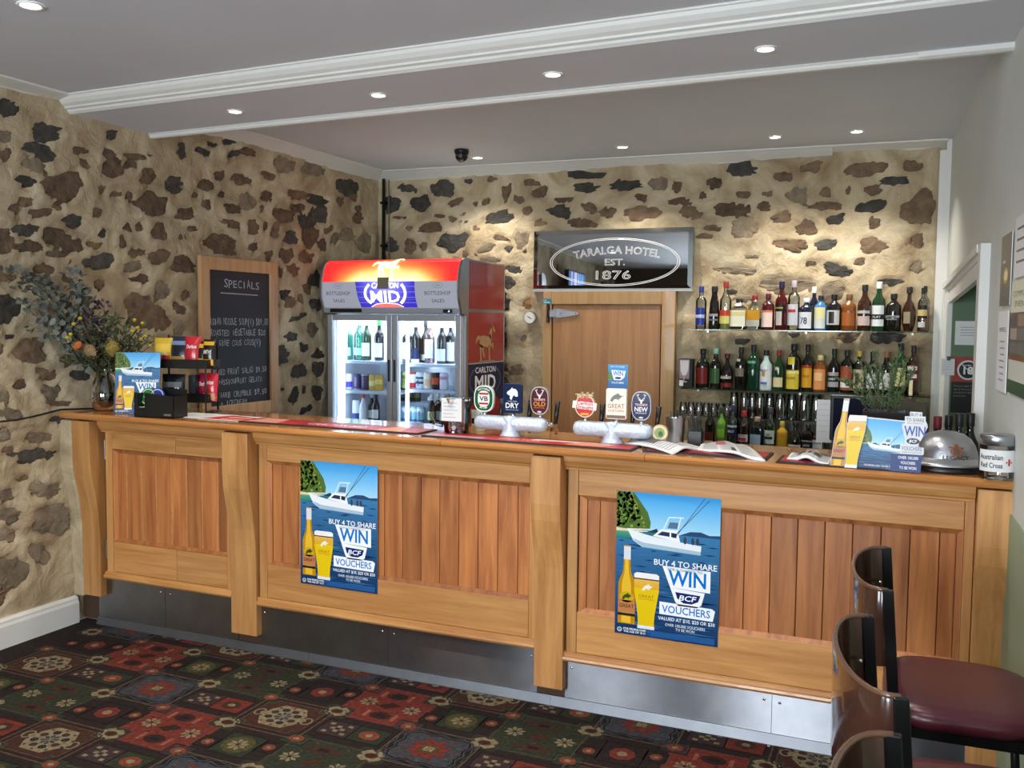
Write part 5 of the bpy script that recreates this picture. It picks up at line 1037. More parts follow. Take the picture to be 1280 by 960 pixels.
def gmat(key):
    if key in GM: return GM[key]
    D_ = {'clear': lambda: clear('bottle_clear', (232, 236, 234), .35, .05), 'blueclear': lambda: clear('bottle_pale_blue', (190, 214, 226), .35, .05), 'greenclear': lambda: clear('bottle_pale_green', (176, 214, 190), .4, .05),
          'dark': lambda: pm('bottle_dark', (24, 20, 17), .08, coat=.5), 'green': lambda: pm('bottle_green', (26, 60, 34), .08, coat=.5), 'deepgreen': lambda: pm('bottle_deep_green', (14, 58, 40), .08, coat=.5), 'amber': lambda: pm('bottle_amber', (132, 74, 30), .08, coat=.5),
          'brown': lambda: pm('bottle_brown', (58, 32, 16), .08, coat=.5), 'red': lambda: pm('bottle_red', (74, 18, 18), .08, coat=.5), 'white': lambda: pm('bottle_white', (224, 228, 232), .25, coat=.3), 'blue': lambda: pm('bottle_blue', (66, 122, 176), .1, coat=.5),
          'navy': lambda: pm('bottle_navy', (24, 30, 52), .1, coat=.5), 'gold': lambda: pm('bottle_gold', (198, 152, 44), .12, coat=.5), 'pink': lambda: clear('bottle_pink', (228, 196, 196), .4, .05), 'teal': lambda: clear('bottle_teal', (150, 226, 208), .3, .05), 'lime': lambda: pm('bottle_lime', (110, 170, 60), .12, coat=.4)}
    GM[key] = D_[key](); return GM[key]
def col_mat(c): return pm('ink_%d_%d_%d' % tuple(c), c, .4)
def bottle(lab, loc, h, r, kind, glass, cap, bands, txt=None, liquid=None, capz=.84, group=None, cat='bottle', nm='bottle', sq_=None, rz=0.):
    t = thing(nm, lab, cat, loc, rz, group); prof = [(max(p*r, .0004), q*h) for p, q in BP[kind]]
    if sq_: m = MB().lathe([(p*1.22, z) for p, z in prof], n=4, rot=PI/4, sm=False, sy=sq_)
    else: m = MB().lathe(prof, n=16)
    obj('bottle_body', m, gmat(glass), t, .004 if sq_ else 0)
    if liquid:
        lh = liquid[1]; lp = [(max(p*r*.93, .0004), q*h) for p, q in BP[kind] if q <= lh]; lp += [(lp[-1][0], lh*h), (.0004, lh*h)]
        m = MB().lathe([(p*1.22, z+.003) for p, z in lp], n=4, rot=PI/4, sm=False, sy=sq_) if sq_ else MB().lathe([(p, z+.003) for p, z in lp], n=14)
        obj('liquid', m, pm('liquid_%d_%d_%d' % liquid[0], liquid[0], .15), t)
    if cap:
        rc_ = r*(.44 if kind != 'taper' else .54); obj('cap', MB().lathe([(rc_, capz*h), (rc_*1.02, capz*h+.003), (rc_*1.02, h-.003), (rc_*.9, h), (.0005, h)], n=12), col_mat(cap), t)
    if bands:
        a_ = Art(.0004)
        for i, b_ in enumerate(bands):
            z0, z1, c = b_[:3]; wf = b_[3] if len(b_) > 3 else 1.15
            wd = r*wf; a_.l = i; a_.rect(-wd, z0*h, wd, z1*h, c, nx=1 if sq_ else 8)
        if txt:
            a_.l = len(bands)+1; a_.text(txt[0], 0, txt[1]*h, txt[2]*h, txt[3], bold=.015, w=r*(txt[4] if len(txt) > 4 else 1.3))
        fn = (lambda x, y, h_: (x, -r*1.22*.7071*sq_-.0008-h_, y)) if sq_ else cyl(r)
        a_.build('label', fn, PRINT, t)
    return t
def can(lab, loc, c, bands, txt=None, h=.122, r=.033, group=None, rz=0.):
    t = thing('can', lab, 'can', loc, rz, group); obj('can_body', MB().lathe([(.001, .002), (r*.8, .0), (r, .008), (r, h-.012), (r*.84, h)], n=16), col_mat(c), t); obj('lid', MB().lathe([(r*.84, h), (r*.8, h-.003), (.001, h-.003)], n=16), STEEL, t)
    a_ = Art(.0004)
    for i, b_ in enumerate(bands): a_.l = i; a_.rect(-r*1.2, b_[0]*h, r*1.2, b_[1]*h, b_[2], nx=8)
    if txt: a_.l = 5; a_.text(txt[0], 0, 0, r*.5, txt[1], bold=.02, rot=PI/2, w=h*.6); 
    if txt:
        k = len(glyphs(txt[0], .02, 0.)[0])
        for i in range(len(a_.v)-k, len(a_.v)): a_.v[i] = (a_.v[i][0]+r*.2, a_.v[i][1]+h*.5, a_.v[i][2])
    a_.build('can_print', cyl(r), PRINT, t); return t
def FX(u, v, y=2.56): return onY(u, v, y).x
def at(zx, zy): return 390+zx/6, 380+zy/6
# left door
z = shz[0][0]; dsc = 'on the top left fridge shelf'
for zx, glass, cap, bands, lab in ((270, 'teal', (226, 240, 240), [(.1, .3, (190, 230, 216))], 'pale teal wine bottle, furthest left '+dsc), (312, 'teal', (210, 232, 232), [], 'second pale teal wine bottle from the left '+dsc), (352, 'teal', (216, 236, 240), [(.12, .3, (180, 226, 210))], 'third pale teal wine bottle from the left '+dsc),
        (410, 'green', (232, 238, 238), [(.1, .42, (240, 240, 236))], 'green wine bottle with white label and white capsule '+dsc), (455, 'green', (196, 206, 210), [], 'dark green wine bottle with grey capsule '+dsc), (505, 'dark', (70, 200, 80), [(.08, .42, (238, 240, 238))], 'wine bottle with bright green capsule '+dsc)):
    bottle(lab, (FX(*at(zx, 300)), 2.56+(.10 if zx in (312, 455) else 0), z), .315, .038, 'wine', glass, cap, bands, group=None, nm='wine_bottle')
z = shz[0][1]; dsc = 'on the middle left fridge shelf'
for zx, c, bands, txt, lab in ((245, (230, 220, 200), [(.2, .5, (196, 160, 90)), (.0, .15, (110, 90, 160))], None, 'cream and gold can '+dsc), (295, (236, 238, 246), [(.15, .5, (84, 70, 190))], None, 'white and purple can '+dsc), (355, (66, 56, 100), [(.0, .08, (180, 170, 190))], ('GREAT', (190, 180, 200)), 'left dark purple can '+dsc), (412, (60, 52, 90), [(.9, 1., (180, 170, 190))], ('NORTH', (170, 160, 190)), 'right dark purple can '+dsc), (470, (206, 176, 84), [(.3, .6, (236, 220, 150))], None, 'gold can with pale band '+dsc), (516, (196, 156, 60), [(.4, .7, (230, 200, 110))], None, 'gold can beside the door frame '+dsc)):
    can(lab, (FX(*at(zx, 540)), 2.54, z), c, bands, txt)
z = shz[0][2]; dsc = 'on the bottom left fridge shelf'
bottle('yellow bottle '+dsc, (FX(*at(258, 780)), 2.54, z), .19, .03, 'beer', 'gold', (246, 230, 120), [(.1, .5, (240, 214, 70))])
can('white and blue tall can '+dsc, (FX(*at(340, 780)), 2.55, z), (226, 230, 238), [(.1, .4, (60, 84, 150))], None, .165)
bottle('white bottle with red cap '+dsc, (FX(*at(396, 780)), 2.54, z), .22, .031, 'beer', 'white', (196, 50, 56), [(.1, .5, (230, 232, 228))])
bottle('left dark beer bottle with white label '+dsc, (FX(*at(440, 780)), 2.58, z), .22, .030, 'beer', 'dark', (225, 225, 225), [(.15, .42, (236, 234, 226))])
bottle('right dark beer bottle with white label '+dsc, (FX(*at(490, 780)), 2.54, z), .225, .030, 'beer', 'dark', (40, 40, 40), [(.15, .45, (238, 238, 232))])
# right door
z = shz[1][0]; dsc = 'on the top right fridge shelf'
for zx, glass, cap, bands, lab, dy in ((684, 'green', (120, 170, 110), [], 'green wine bottle at the left edge '+dsc, .08), (714, 'clear', (240, 242, 244), [(.08, .48, (240, 240, 238))], 'clear wine bottle with tall white label '+dsc, 0), (780, 'dark', (200, 210, 236), [(.1, .34, (40, 50, 90)), (.0, .09, (236, 238, 240))], 'dark wine bottle with navy label '+dsc, 0), (826, 'brown', (40, 40, 46), [(.06, .2, (210, 206, 200))], 'brown wine bottle with black capsule '+dsc, .06),
        (884, 'pink', (246, 240, 238), [(.3, .56, (244, 240, 240)), (.12, .3, (236, 232, 230))], 'rose wine bottle with white label and capsule '+dsc, 0), (934, 'amber', (200, 206, 230), [], 'amber wine bottle half hidden '+dsc, .09), (974, 'dark', (228, 234, 248), [(.06, .34, (214, 222, 246))], 'dark wine bottle with low pale blue label '+dsc, 0), (1022, 'dark', (226, 232, 246), [(.06, .5, (236, 238, 246))], 'dark wine bottle with tall white label, right end '+dsc, .04)):
    bottle(lab, (FX(*at(zx, 300)), 2.56+dy, z), .315, .038, 'wine', glass, cap, bands, nm='wine_bottle')
z = shz[1][1]; dsc = 'on the middle right fridge shelf'
for zx, c, bands, txt, lab in ((674, (70, 60, 56), [], None, 'dark can at the left edge '+dsc), (716, (186, 196, 108), [(.6, .8, (110, 130, 60))], ('CIDER', (110, 130, 60)), 'lime green can '+dsc), (770, (232, 226, 226), [(.05, .35, (200, 40, 56)), (.88, 1, (200, 40, 56))], None, 'white and red can '+dsc), (822, (206, 222, 236), [(.3, .45, (40, 60, 90)), (.6, .72, (40, 60, 90))], ('DRY', (40, 60, 90)), 'pale blue can with dark print '+dsc), (880, (236, 226, 210), [(.2, .6, (226, 200, 160))], None, 'cream can '+dsc), (940, (34, 28, 30), [(.3, .7, (206, 80, 50))], None, 'black and orange can '+dsc), (1000, (238, 236, 240), [(.6, .8, (200, 150, 190))], None, 'white can with pink mark '+dsc)):
    can(lab, (FX(*at(zx, 560)), 2.54, z), c, bands, txt)
z = shz[1][2]; dsc = 'on the bottom right fridge shelf'
obj('bottle_riser', MB().box(FX(*at(665, 800)), FX(*at(825, 800)), 2.66, 2.82, z, z+.15), SHM, fr)
for i, zx in enumerate((690, 735, 790)): bottle('small green beer bottle %s raised behind the pale cans in the fridge' % ('at the left,', 'in the middle,', 'at the right,')[i], (FX(*at(zx, 700), 2.74), 2.74, z+.151), .21, .030, 'beer', 'green', (150, 160, 120), [(.15, .4, (130, 120, 70))])
for i, zx in enumerate((720, 780, 838)): can('pale blue can, %s of three on the bottom fridge shelf' % ('leftmost', 'middle', 'rightmost')[i], (FX(*at(zx, 830)), 2.52, z), (150, 196, 216), [(.2, .3, (50, 90, 130)), (.7, .9, (220, 232, 238))], (('DRAFT', 'NEW', 'LAGER')[i], (36, 70, 110)), .135)
for i, (zx, dy) in enumerate(((898, 0), (945, .06), (986, .02), (1016, .08))): bottle('dark beer bottle with white neck, %s on the bottom right fridge shelf' % ('first', 'second', 'third', 'fourth')[i], (FX(*at(zx, 800), 2.52+dy), 2.52+dy, z), .235, .031, 'beer', 'dark', (236, 236, 232), [(.18, .45, (214, 220, 170) if i == 0 else (220, 220, 214)), (.80, .9, (230, 230, 226), .6)], capz=.8)
# ------------------------------------------------------------ cool room door, mirror, thermometer, pipe
rzB = math.atan(AB)
def onwall(name, lab, cat, x, off, z, group=None): return thing(name, lab, cat, (x, yb(x, off), z), rzB, group)
t = onwall('coolroom_door', 'varnished timber coolroom door with a steel strap hinge on the stone wall', 'door', 2.0, .0, 0)
L0, L1, LT = -.513, .515, 1.880; li, ri, ti = -.445, .413, 1.782
for x0, x1, z0, z1 in ((L0, li, 0, LT), (ri, L1, 0, LT), (li, ri, ti, LT)): obj('frame', MB().box(x0, x1, -.075, .03, z0, z1), FRAMEW, t, .004)
obj('leaf', MB().box(li+.008, ri-.010, -.058, .02, .04, ti-.008), DOORW, t, .003)
h = obj('strap_hinge', MB().prism([(li-.005, -.03), (li+.03, -.034), (li+.06, -.036), (li+.21, -.012), (li+.225, 0), (li+.21, .012), (li+.06, .036), (li+.03, .034), (li-.005, .03)], lambda p, q, d: (p, d, q+1.712), -.072, -.060).box(li-.02, li+.045, -.085, -.07, 1.685, 1.738), STEEL, t, .003)
obj('hinge_plate', MB().box(li-.035, li-.010, -.088, -.075, 1.645, 1.78).lathe([(.011, -.02), (.011, .02)], (li-.022, -.088, 1.66), 10).lathe([(.011, -.02), (.011, .02)], (li-.022, -.088, 1.765), 10), BLACKM, t, .003)
for q in (.08, .2): obj('bolt', MB().ball((li+q, -.072, 1.712), .007, .004, .007, 8, 5), CHROME, t)
st = obj('sticker', MB().box(li-.065, li-.002, -.0775, -.076, 1.785, 1.826), pm('teal_sticker', (20, 120, 140), .4), t)
a_ = Art(.0004); a_.text('COOL', -.02, .022, .009, WHT, w=.03); a_.rect(-.028, .006, .026, .010, (180, 220, 230)); a_.rect(-.028, .013, .02, .016, (180, 220, 230)); a_.build('sticker_print', lambda x, y, h: (li-.033+x, -.078-h, 1.785+y), PRINT, st)
# etched mirror
MW, MH = 1.232, .452
t = onwall('mirror', 'long mirror with the hotel name in an oval above the coolroom door', 'mirror', 1.400, .055, 1.893)
MIR = pm('mirror_silver', (196, 200, 202), .02, metal=1); b_ = .034
vs = [(0, 0, 0), (MW, 0, 0), (MW, 0, MH), (0, 0, MH), (b_, -.010, b_), (MW-b_, -.010, b_), (MW-b_, -.010, MH-b_), (b_, -.010, MH-b_), (0, .008, 0), (MW, .008, 0), (MW, .008, MH), (0, .008, MH)]
tl = lambda x, y, z: (x, y+.015*z, z)
obj('glass', MB().add(vs, [(4, 5, 6, 7), (8, 11, 10, 9), (0, 8, 9, 1), (1, 9, 10, 2), (2, 10, 11, 3), (3, 11, 8, 0)]).warp(tl), MIR, t)
obj('bevel', MB().add(vs, [(0, 1, 5, 4), (1, 2, 6, 5), (2, 3, 7, 6), (3, 0, 4, 7)]).warp(tl), pm('mirror_bevel', (190, 196, 196), .06, metal=1), t)
obj('backing', MB().box(.01, MW-.01, .009, .03, .01, MH-.01).warp(tl), BLACK, t)
obj('ledge', MB().box(-.005, MW+.005, -.02, .06, -.014, -.001), pm('grey_ledge', (170, 172, 170), .4), t)
a_ = Art(.0002); ET = (226, 228, 226); cx, cz = .64, .205
a_.ring(cx, cz, .50, .178, .005, ET, 64); a_.ring(cx, cz, .485, .168, .004, ET, 64)
inn = Art(.0002); inn.l = 2
def outl(s_, x, y, h, w_, arc=None):
    a_.text(s_, x, y, h, ET, bold=.012, w=w_, arc=arc); bb = [max(v[0] for v in glyphs(s_, k_, 0.)[0])-min(v[0] for v in glyphs(s_, k_, 0.)[0]) for k_ in (.012, -.022)]; inn.text(s_, x, y, h, ET, bold=-.022, w=w_*bb[1]/bb[0], arc=arc)
outl('TARALGA HOTEL', cx+.02, .268, .055, .66, 1.5); outl('EST.', cx+.01, .182, .046, .155); outl('1876', cx, .078, .062, .27)
a_.up(); 
a_.build('etching', lambda x, y, h: tl(x, -.0112-h, y), printed('etched_glass', .6), t); inn.build('etching_centre', lambda x, y, h: tl(x, -.0112-h, y), MIR, t)
t = onwall('thermometer', 'round white dial thermometer on the stone left of the coolroom door', 'thermometer', 1.372, .045, 1.679)
obj('case', MB().prism([(.05*math.cos(2*PI*k/28), .05*math.sin(2*PI*k/28)) for k in range(28)], lambda p, q, d: (p, d, q), -.012, .03), STEEL, t, .004)
a_ = Art(.0004); a_.ell(0, 0, .044, .044, (226, 224, 214), 28); a_.up(); a_.line([(-.018, .012), (.02, -.012)], .005, (30, 30, 30)); a_.ell(0, 0, .005, .005, (30, 30, 30), 10)
for k in range(16): th = k*2*PI/20-.6; a_.line([(.036*math.cos(th), .036*math.sin(th)), (.041*math.cos(th), .041*math.sin(th))], .002, (60, 60, 60))
a_.build('dial', lambda x, y, h: (x, -.0165-h, y), PRINT, t)
t = thing('wall_pipe', 'dark pipe running down the corner of the stone walls', 'pipe', (.075, yb(.07, .05), 0)); obj('pipe', MB().tube([(0, 0, .3), (0, 0, 1.5), (.004, 0, 2.805)], .014, 8), BLACKM, t)
for z in (2.25, 2.6): obj('clip', MB().box(-.02, .02, -.017, .04, z, z+.02), BLACKM, t)
tag(obj('cable', MB().tube([(.12, yb(.12, .035), .3), (.118, yb(.12, .035), 2.8)], .005, 6), pm('grey_cable', (120, 112, 98), .6)), 'thin grey cable running down beside the corner pipe', 'cable')
# ------------------------------------------------------------ back bar: shelves, bench, bottles, glasses
GSH = clear('shelf_glass', (206, 230, 220), .05, .12)
ZU, ZL, ZS, ZB = 1.605, 1.186, .992, .770
def shelf(lab, x0, x1, z, dep, mat, th=.008, off=.035):
    t = thing('shelf', lab, 'shelf', ((x0+x1)/2, yb((x0+x1)/2, off), z-th), rzB); hw = (x1-x0)/2
    obj('glass_board', MB().box(-hw, hw, -dep, 0, 0, th), mat, t, .001)
    for s_ in (-hw+.12, 0, hw-.12): obj('bracket', MB().box(s_-.006, s_+.006, -dep*.8, .0, -.014, -.001), STEEL, t)
    return t
shelf('upper glass shelf of spirits on the stone wall', 2.655, 4.235, ZU, .20, GSH); shelf('lower glass shelf of spirits on the stone wall', 2.60, 4.235, ZL, .22, GSH)
shelf('thin shelf of upturned glasses under the spirits', 2.585, 3.75, ZS, .18, GSH, .006, .06)
bn = thing('back_bench', 'dark back bar bench under the spirit shelves', 'bench', (3.4, yb(3.4, .30), 0), rzB)
obj('bench_top', MB().box(-.80, .83, -.26, .26, ZB-.04, ZB-.001), pm('bench_laminate', (60, 58, 56), .3), bn); obj('bench_body', MB().box(-.79, .82, -.22, .25, 0, ZB-.041), pm('bench_body', (46, 44, 42), .5), bn)
obj('back_panel', MB().box(-.40, .83, .255, .27, ZB, 1.13), pm('back_panel_tone', (128, 120, 108), .35), bn)  # plain panel added over the darker stretch of wall behind the glasses
def spot(u, v, off):
    p = onB(u, v, off); return p.x, yb(p.x, off)
def rowb(ox, oy, k, vb, off, z0, table, where):
    for e in table:
        zx, zt, wpx, kind, glass, cap, bands, lab = e[:8]; kw = e[8] if len(e) > 8 else {}
        u = ox+zx/k; x, y = spot(u, vb, off-kw.get('dy', 0)); p = onB(u, oy+zt/k, off-kw.get('dy', 0)); h = p.z-z0
        r = wpx/k/2*((p-SURVEY).dot(SF))/FPX*1.02
        bottle(lab+' '+where, (x, y, z0+.0005), h, r, kind, glass, cap, bands, kw.get('txt'), kw.get('liq'), kw.get('capz', .86), None, 'bottle', 'spirit_bottle', kw.get('sq'), -.3)
CR_, GO = (230, 222, 200), (200, 160, 70)
rowb(840, 330, 3.765, 411, .13, ZU, [
 (135, 106, 50, 'tall', 'clear', (40, 52, 130), [(.1, .5, (40, 56, 140)), (.26, .34, (170, 180, 220))], 'clear vodka bottle with blue cap and blue band', {'txt': ('SKYY', .28, .05, WHT)}),
 (197, 105, 52, 'taper', 'dark', (26, 26, 28), [(.3, .36, (150, 150, 160)), (.2, .24, (110, 110, 120))], 'tall black tapering bottle'),
 (250, 82, 54, 'wine', 'clear', (150, 40, 40), [(.12, .34, (206, 200, 110)), (.28, .4, (190, 60, 40))], 'clear bottle with red pourer and red and yellow label', {'liq': ((196, 190, 110), .3)}),
 (315, 163, 72, 'squat', 'clear', (34, 34, 34), [(.1, .62, (240, 236, 214)), (.44, .58, (226, 214, 150))], 'square bottle of brown liqueur with cream label', {'liq': ((70, 46, 26), .5), 'sq': .75, 'capz': .88}),
 (387, 147, 58, 'squat', 'clear', (140, 26, 34), [(.28, .58, (206, 150, 50)), (.1, .28, (190, 190, 180))], 'square clear bottle with red cap and gold label', {'sq': .8, 'liq': ((190, 180, 150), .3)}),
 (450, 140, 58, 'squat', 'red', (90, 24, 34), [(.08, .48, (240, 214, 200)), (.48, .54, (210, 120, 90))], 'dark red bottle with pale pink label'),
 (512, 82, 56, 'wine', 'red', (24, 30, 60), [(.38, .46, (206, 190, 60)), (.1, .38, (190, 184, 180), .5), (.38, .52, (30, 26, 22))], 'deep red aperitif bottle with navy stopper', {'txt': ('ROSSO', .44, .03, (220, 210, 90))}),
 (570, 78, 54, 'tall', 'clear', (180, 170, 180), [(.1, .52, (206, 208, 214)), (.36, .42, (196, 60, 70), .7)], 'tall clear bottle with silver label and red lettering', {'txt': ('ROUGE', .36, .045, (200, 50, 60))}),
 (665, 108, 46, 'wine', 'navy', (240, 240, 240), [], 'dark bottle with white cap standing behind', {'dy': .055}),
 (630, 160, 64, 'squat', 'navy', (220, 222, 230), [(.06, .56, (228, 230, 236))], 'navy bottle with white label marked with black numerals', {'txt': ('78', .2, .2, (40, 40, 60), 1.0)}),
 (697, 148, 56, 'squat', 'blue', (30, 34, 44), [(.06, .66, (236, 228, 170)), (.06, .34, (220, 222, 216), 1.0)], 'blue gin bottle with cream label'),
 (760, 143, 66, 'squat', 'dark', (22, 20, 20), [(.16, .56, (206, 206, 204)), (.2, .52, (50, 48, 48), .4)], 'black rum bottle with black and white label'),
 (830, 143, 64, 'squat', 'amber', (110, 80, 44), [(.14, .5, (170, 96, 44))], 'amber whisky bottle with brown label'),
 (903, 98, 62, 'wine', 'brown', (26, 30, 28), [(.12, .32, (206, 182, 176)), (.38, .44, (190, 190, 184))], 'brown bottle with black capsule and pink label'),
 (970, 84, 60, 'wine', 'green', (226, 228, 226), [(.1, .52, (226, 230, 232)), (.24, .34, (34, 36, 50))], 'green whisky bottle with white and black label', {'txt': ('ISLAY', .27, .04, (220, 220, 220))}),
 (1040, 140, 68, 'squat', 'dark', (24, 24, 24), [(.36, .42, (170, 172, 170)), (.3, .34, (120, 120, 116), .8)], 'dark whisky bottle with thin silver label', {'txt': ('WHISKY', .36, .05, (20, 20, 20))}),
 (1112, 108, 62, 'round', 'brown', (40, 34, 34), [(.18, .44, (150, 136, 110), .5)], 'round dark decanter bottle'),
 (1186, 104, 40, 'tall', 'clear', (24, 24, 26), [], 'clear bottle with black cap at the far right, standing behind', {'dy': .06, 'liq': ((150, 90, 40), .4)}),
 (1178, 112, 46, 'tall', 'clear', (24, 24, 26), [(.3, .6, (40, 36, 32)), (.36, .5, (200, 176, 120)), (.1, .22, (190, 190, 190), .7)], 'square-shouldered bottle with black and gold label at the right end', {'liq': ((140, 70, 34), .28)}),
], 'on the upper glass shelf')
rowb(840, 410, 3.765, 488, .14, ZL, [
 (143, 97, 62, 'wine', 'dark', (24, 22, 22), [(.1, .52, (110, 32, 30))], 'dark fortified wine bottle with red label'),
 (203, 96, 52, 'wine', 'dark', (150, 186, 176), [(.12, .5, (62, 92, 58))], 'dark bottle with green label and pale teal cap'),
 (257, 120, 58, 'round', 'dark', (90, 26, 30), [(.04, .16, (120, 30, 32)), (.28, .36, (170, 160, 160))], 'dark liqueur bottle with red neck and script label', {'txt': ('Royale', .28, .06, (220, 214, 214))}),
 (322, 90, 54, 'wine', 'dark', (30, 28, 28), [(.3, .5, (120, 108, 100), .9), (.66, .72, (220, 214, 206), .3)], 'dark cream liqueur bottle with grey oval label'),
 (380, 78, 54, 'tall', 'deepgreen', (28, 32, 34), [(.58, .64, (120, 190, 160), .8)], 'deep green mint liqueur bottle'),
 (440, 104, 56, 'wine', 'white', (30, 28, 28), [(.12, .48, (226, 228, 230)), (.34, .48, (180, 150, 60), .25), (.14, .2, (90, 120, 180), .6)], 'white coconut rum bottle with palm label', {'txt': ('MALIBU', .47, .05, (60, 60, 80))}),
 (500, 104, 50, 'wine', 'green', (140, 30, 36), [(.08, .32, (222, 206, 160)), (.5, .58, (214, 200, 150), .3)], 'green bottle with red capsule and cream label'),
 (570, 74, 66, 'squat', 'dark', (24, 22, 22), [(.04, .44, (216, 190, 60)), (.36, .42, (240, 230, 140)), (.56, .72, (220, 196, 60), .5)], 'dark bottle with two yellow labels', {'txt': ('GALLIANO', .25, .05, (120, 80, 30))}),
 (635, 78, 52, 'wine', 'dark', (30, 26, 24), [(.08, .5, (220, 160, 40)), (.5, .56, (170, 60, 40))], 'dark bottle with orange yellow label', {'txt': ('KAHLUA', .3, .05, (130, 40, 30))}),
 (695, 128, 60, 'squat', 'amber', (226, 196, 130), [(.06, .62, (226, 150, 90)), (.3, .52, (240, 190, 130), .7)], 'amber liqueur bottle with orange label'),
 (760, 98, 54, 'wine', 'dark', (28, 26, 26), [(.12, .46, (170, 168, 170)), (.24, .38, (40, 38, 38))], 'dark bottle with white and black label', {'txt': ('BUNDY', .28, .05, (230, 230, 230))}),
 (820, 104, 58, 'squat', 'dark', (40, 36, 34), [(.06, .62, (160, 84, 56)), (.12, .3, (236, 232, 226), .8)], 'dark rum bottle with copper label'),
 (878, 108, 54, 'tall', 'dark', (186, 150, 70), [(.1, .56, (196, 184, 146)), (.2, .48, (60, 50, 40), .3)], 'dark rum bottle with gold cap and cream label'),
 (940, 112, 52, 'wine', 'dark', (24, 24, 26), [(.12, .48, (206, 208, 208))], 'dark bottle with white label behind the rosemary'),
 (1005, 112, 58, 'wine', 'dark', (140, 88, 58), [(.1, .5, (214, 212, 208))], 'dark bottle with copper cap behind the rosemary'),
 (1070, 72, 60, 'tall', 'green', (24, 30, 26), [(.16, .52, (206, 204, 140))], 'green whiskey bottle with yellow green label', {'txt': ('WHISKEY', .44, .045, (70, 80, 50))}),
 (1132, 82, 54, 'tall', 'brown', (30, 28, 28), [(.3, .6, (120, 40, 40)), (.34, .42, (236, 232, 228), .9), (.5, .58, (236, 232, 228), .9), (.0, .3, (236, 222, 180), .3)], 'brown bottle with red and white label at the right end'),
], 'on the lower glass shelf')
rowb(840, 480, 6.095, 562, .33, ZB, [
 (205, 272, 62, 'wine', 'green', (26, 26, 26), [(.1, .4, (60, 70, 44))], 'small dark green bottle at the left'), (285, 165, 74, 'wine', 'dark', (24, 24, 24), [(.1, .2, (220, 214, 210)), (.2, .4, (90, 36, 34))], 'tall black bottle with white script label', {'txt': ('DOC', .12, .05, (20, 20, 20))}), (372, 180, 66, 'spirit', 'lime', (50, 60, 40), [(.05, .2, (196, 206, 120)), (.3, .5, (150, 206, 70))], 'bright green bottle'),
 (460, 160, 84, 'tall', 'blueclear', (40, 60, 90), [(.34, .5, (34, 44, 84)), (.52, .56, (200, 210, 220))], 'clear bottle with navy label', {'txt': ('ABSOLUT', .4, .05, WHT)}), (545, 205, 82, 'squat', 'pink', (170, 40, 48), [(.24, .42, (224, 226, 226)), (.26, .34, (200, 60, 70), .8)], 'pink gin bottle with red cap', {'txt': ('GORDONS', .37, .04, (170, 40, 50))}),
 (645, 250, 92, 'squat', 'blueclear', (172, 140, 110), [(.1, .5, (170, 196, 214), .9)], 'square pale blue bottle with cork stopper', {'sq': .8}), (745, 180, 84, 'spirit', 'greenclear', (60, 66, 66), [(.2, .5, (206, 220, 208)), (.3, .36, (40, 60, 50), .8), (.06, .18, (70, 110, 80))], 'pale green gin bottle with white label', {'txt': ('GIN', .38, .05, (40, 70, 50), .7)}),
 (835, 285, 80, 'squat', 'gold', (206, 176, 60), [(.08, .2, (220, 190, 180)), (.24, .5, (200, 160, 40))], 'golden yellow liqueur bottle'), (938, 285, 106, 'round', 'dark', (24, 24, 24), [(.0, .3, (216, 214, 196)), (.1, .24, (130, 130, 120), .8)], 'squat black gin bottle with pale diamond label'), (1035, 308, 82, 'squat', 'dark', (22, 22, 22), [(.08, .5, (34, 34, 36)), (.12, .16, (200, 200, 200), 1.), (.44, .47, (180, 180, 180))], 'square black whiskey bottle with black label', {'sq': .9, 'txt': ('JACK', .28, .06, (220, 220, 220))}), (1118, 335, 88, 'squat', 'clear', (30, 30, 30), [(.04, .56, (222, 222, 218)), (.16, .26, (40, 40, 40), .4)], 'whiskey bottle with white label', {'liq': ((120, 70, 30), .7), 'sq': .9, 'txt': ('JIM BEAM', .42, .055, (30, 30, 30))}),
], 'on the back bench behind the newspapers')
NTH = ('first', 'second', 'third', 'fourth', 'fifth', 'sixth', 'seventh', 'eighth', 'ninth')
def tumbler(lab, x, y, z, h, r, group, nm='drinking_glass', n=16):
    t = thing(nm, lab, 'glass', (x, y, z), 0, group)
    obj('glass_body', MB().lathe([(r, 0), (r*1.0, .003), (r*.97, h*.35), (r*.86, h*.72), (r*.74, h-.004), (r*.7, h), (.001, h), (.001, h-.008), (r*.66, h-.008), (r*.8, h*.7), (r*.9, h*.35), (r*.94, .001)], n=n), clear('drinking_glass', (248, 250, 251), .5, .06), t)
for i, zx in enumerate((85, 145, 205, 262, 318, 372, 420)):
    x, y = spot(840+zx/6.095, 517, .13); tumbler('%s small upturned glass from the left on the thin shelf' % NTH[i], x, y, ZS+.0005, .085, .030, 'small glasses on the thin shelf', 'small_glass')
for i, zx in enumerate((470, 548, 610, 668, 742, 822, 912, 1008, 1096)):
    x, y = spot(840+zx/6.095, 522, .17 if i % 2 else .13); tumbler('%s tall upturned beer glass from the left on the thin shelf' % NTH[i], x, y, ZS+.0005, .172, .040 if i > 4 else .034, 'tall beer glasses on the thin shelf', 'beer_glass')
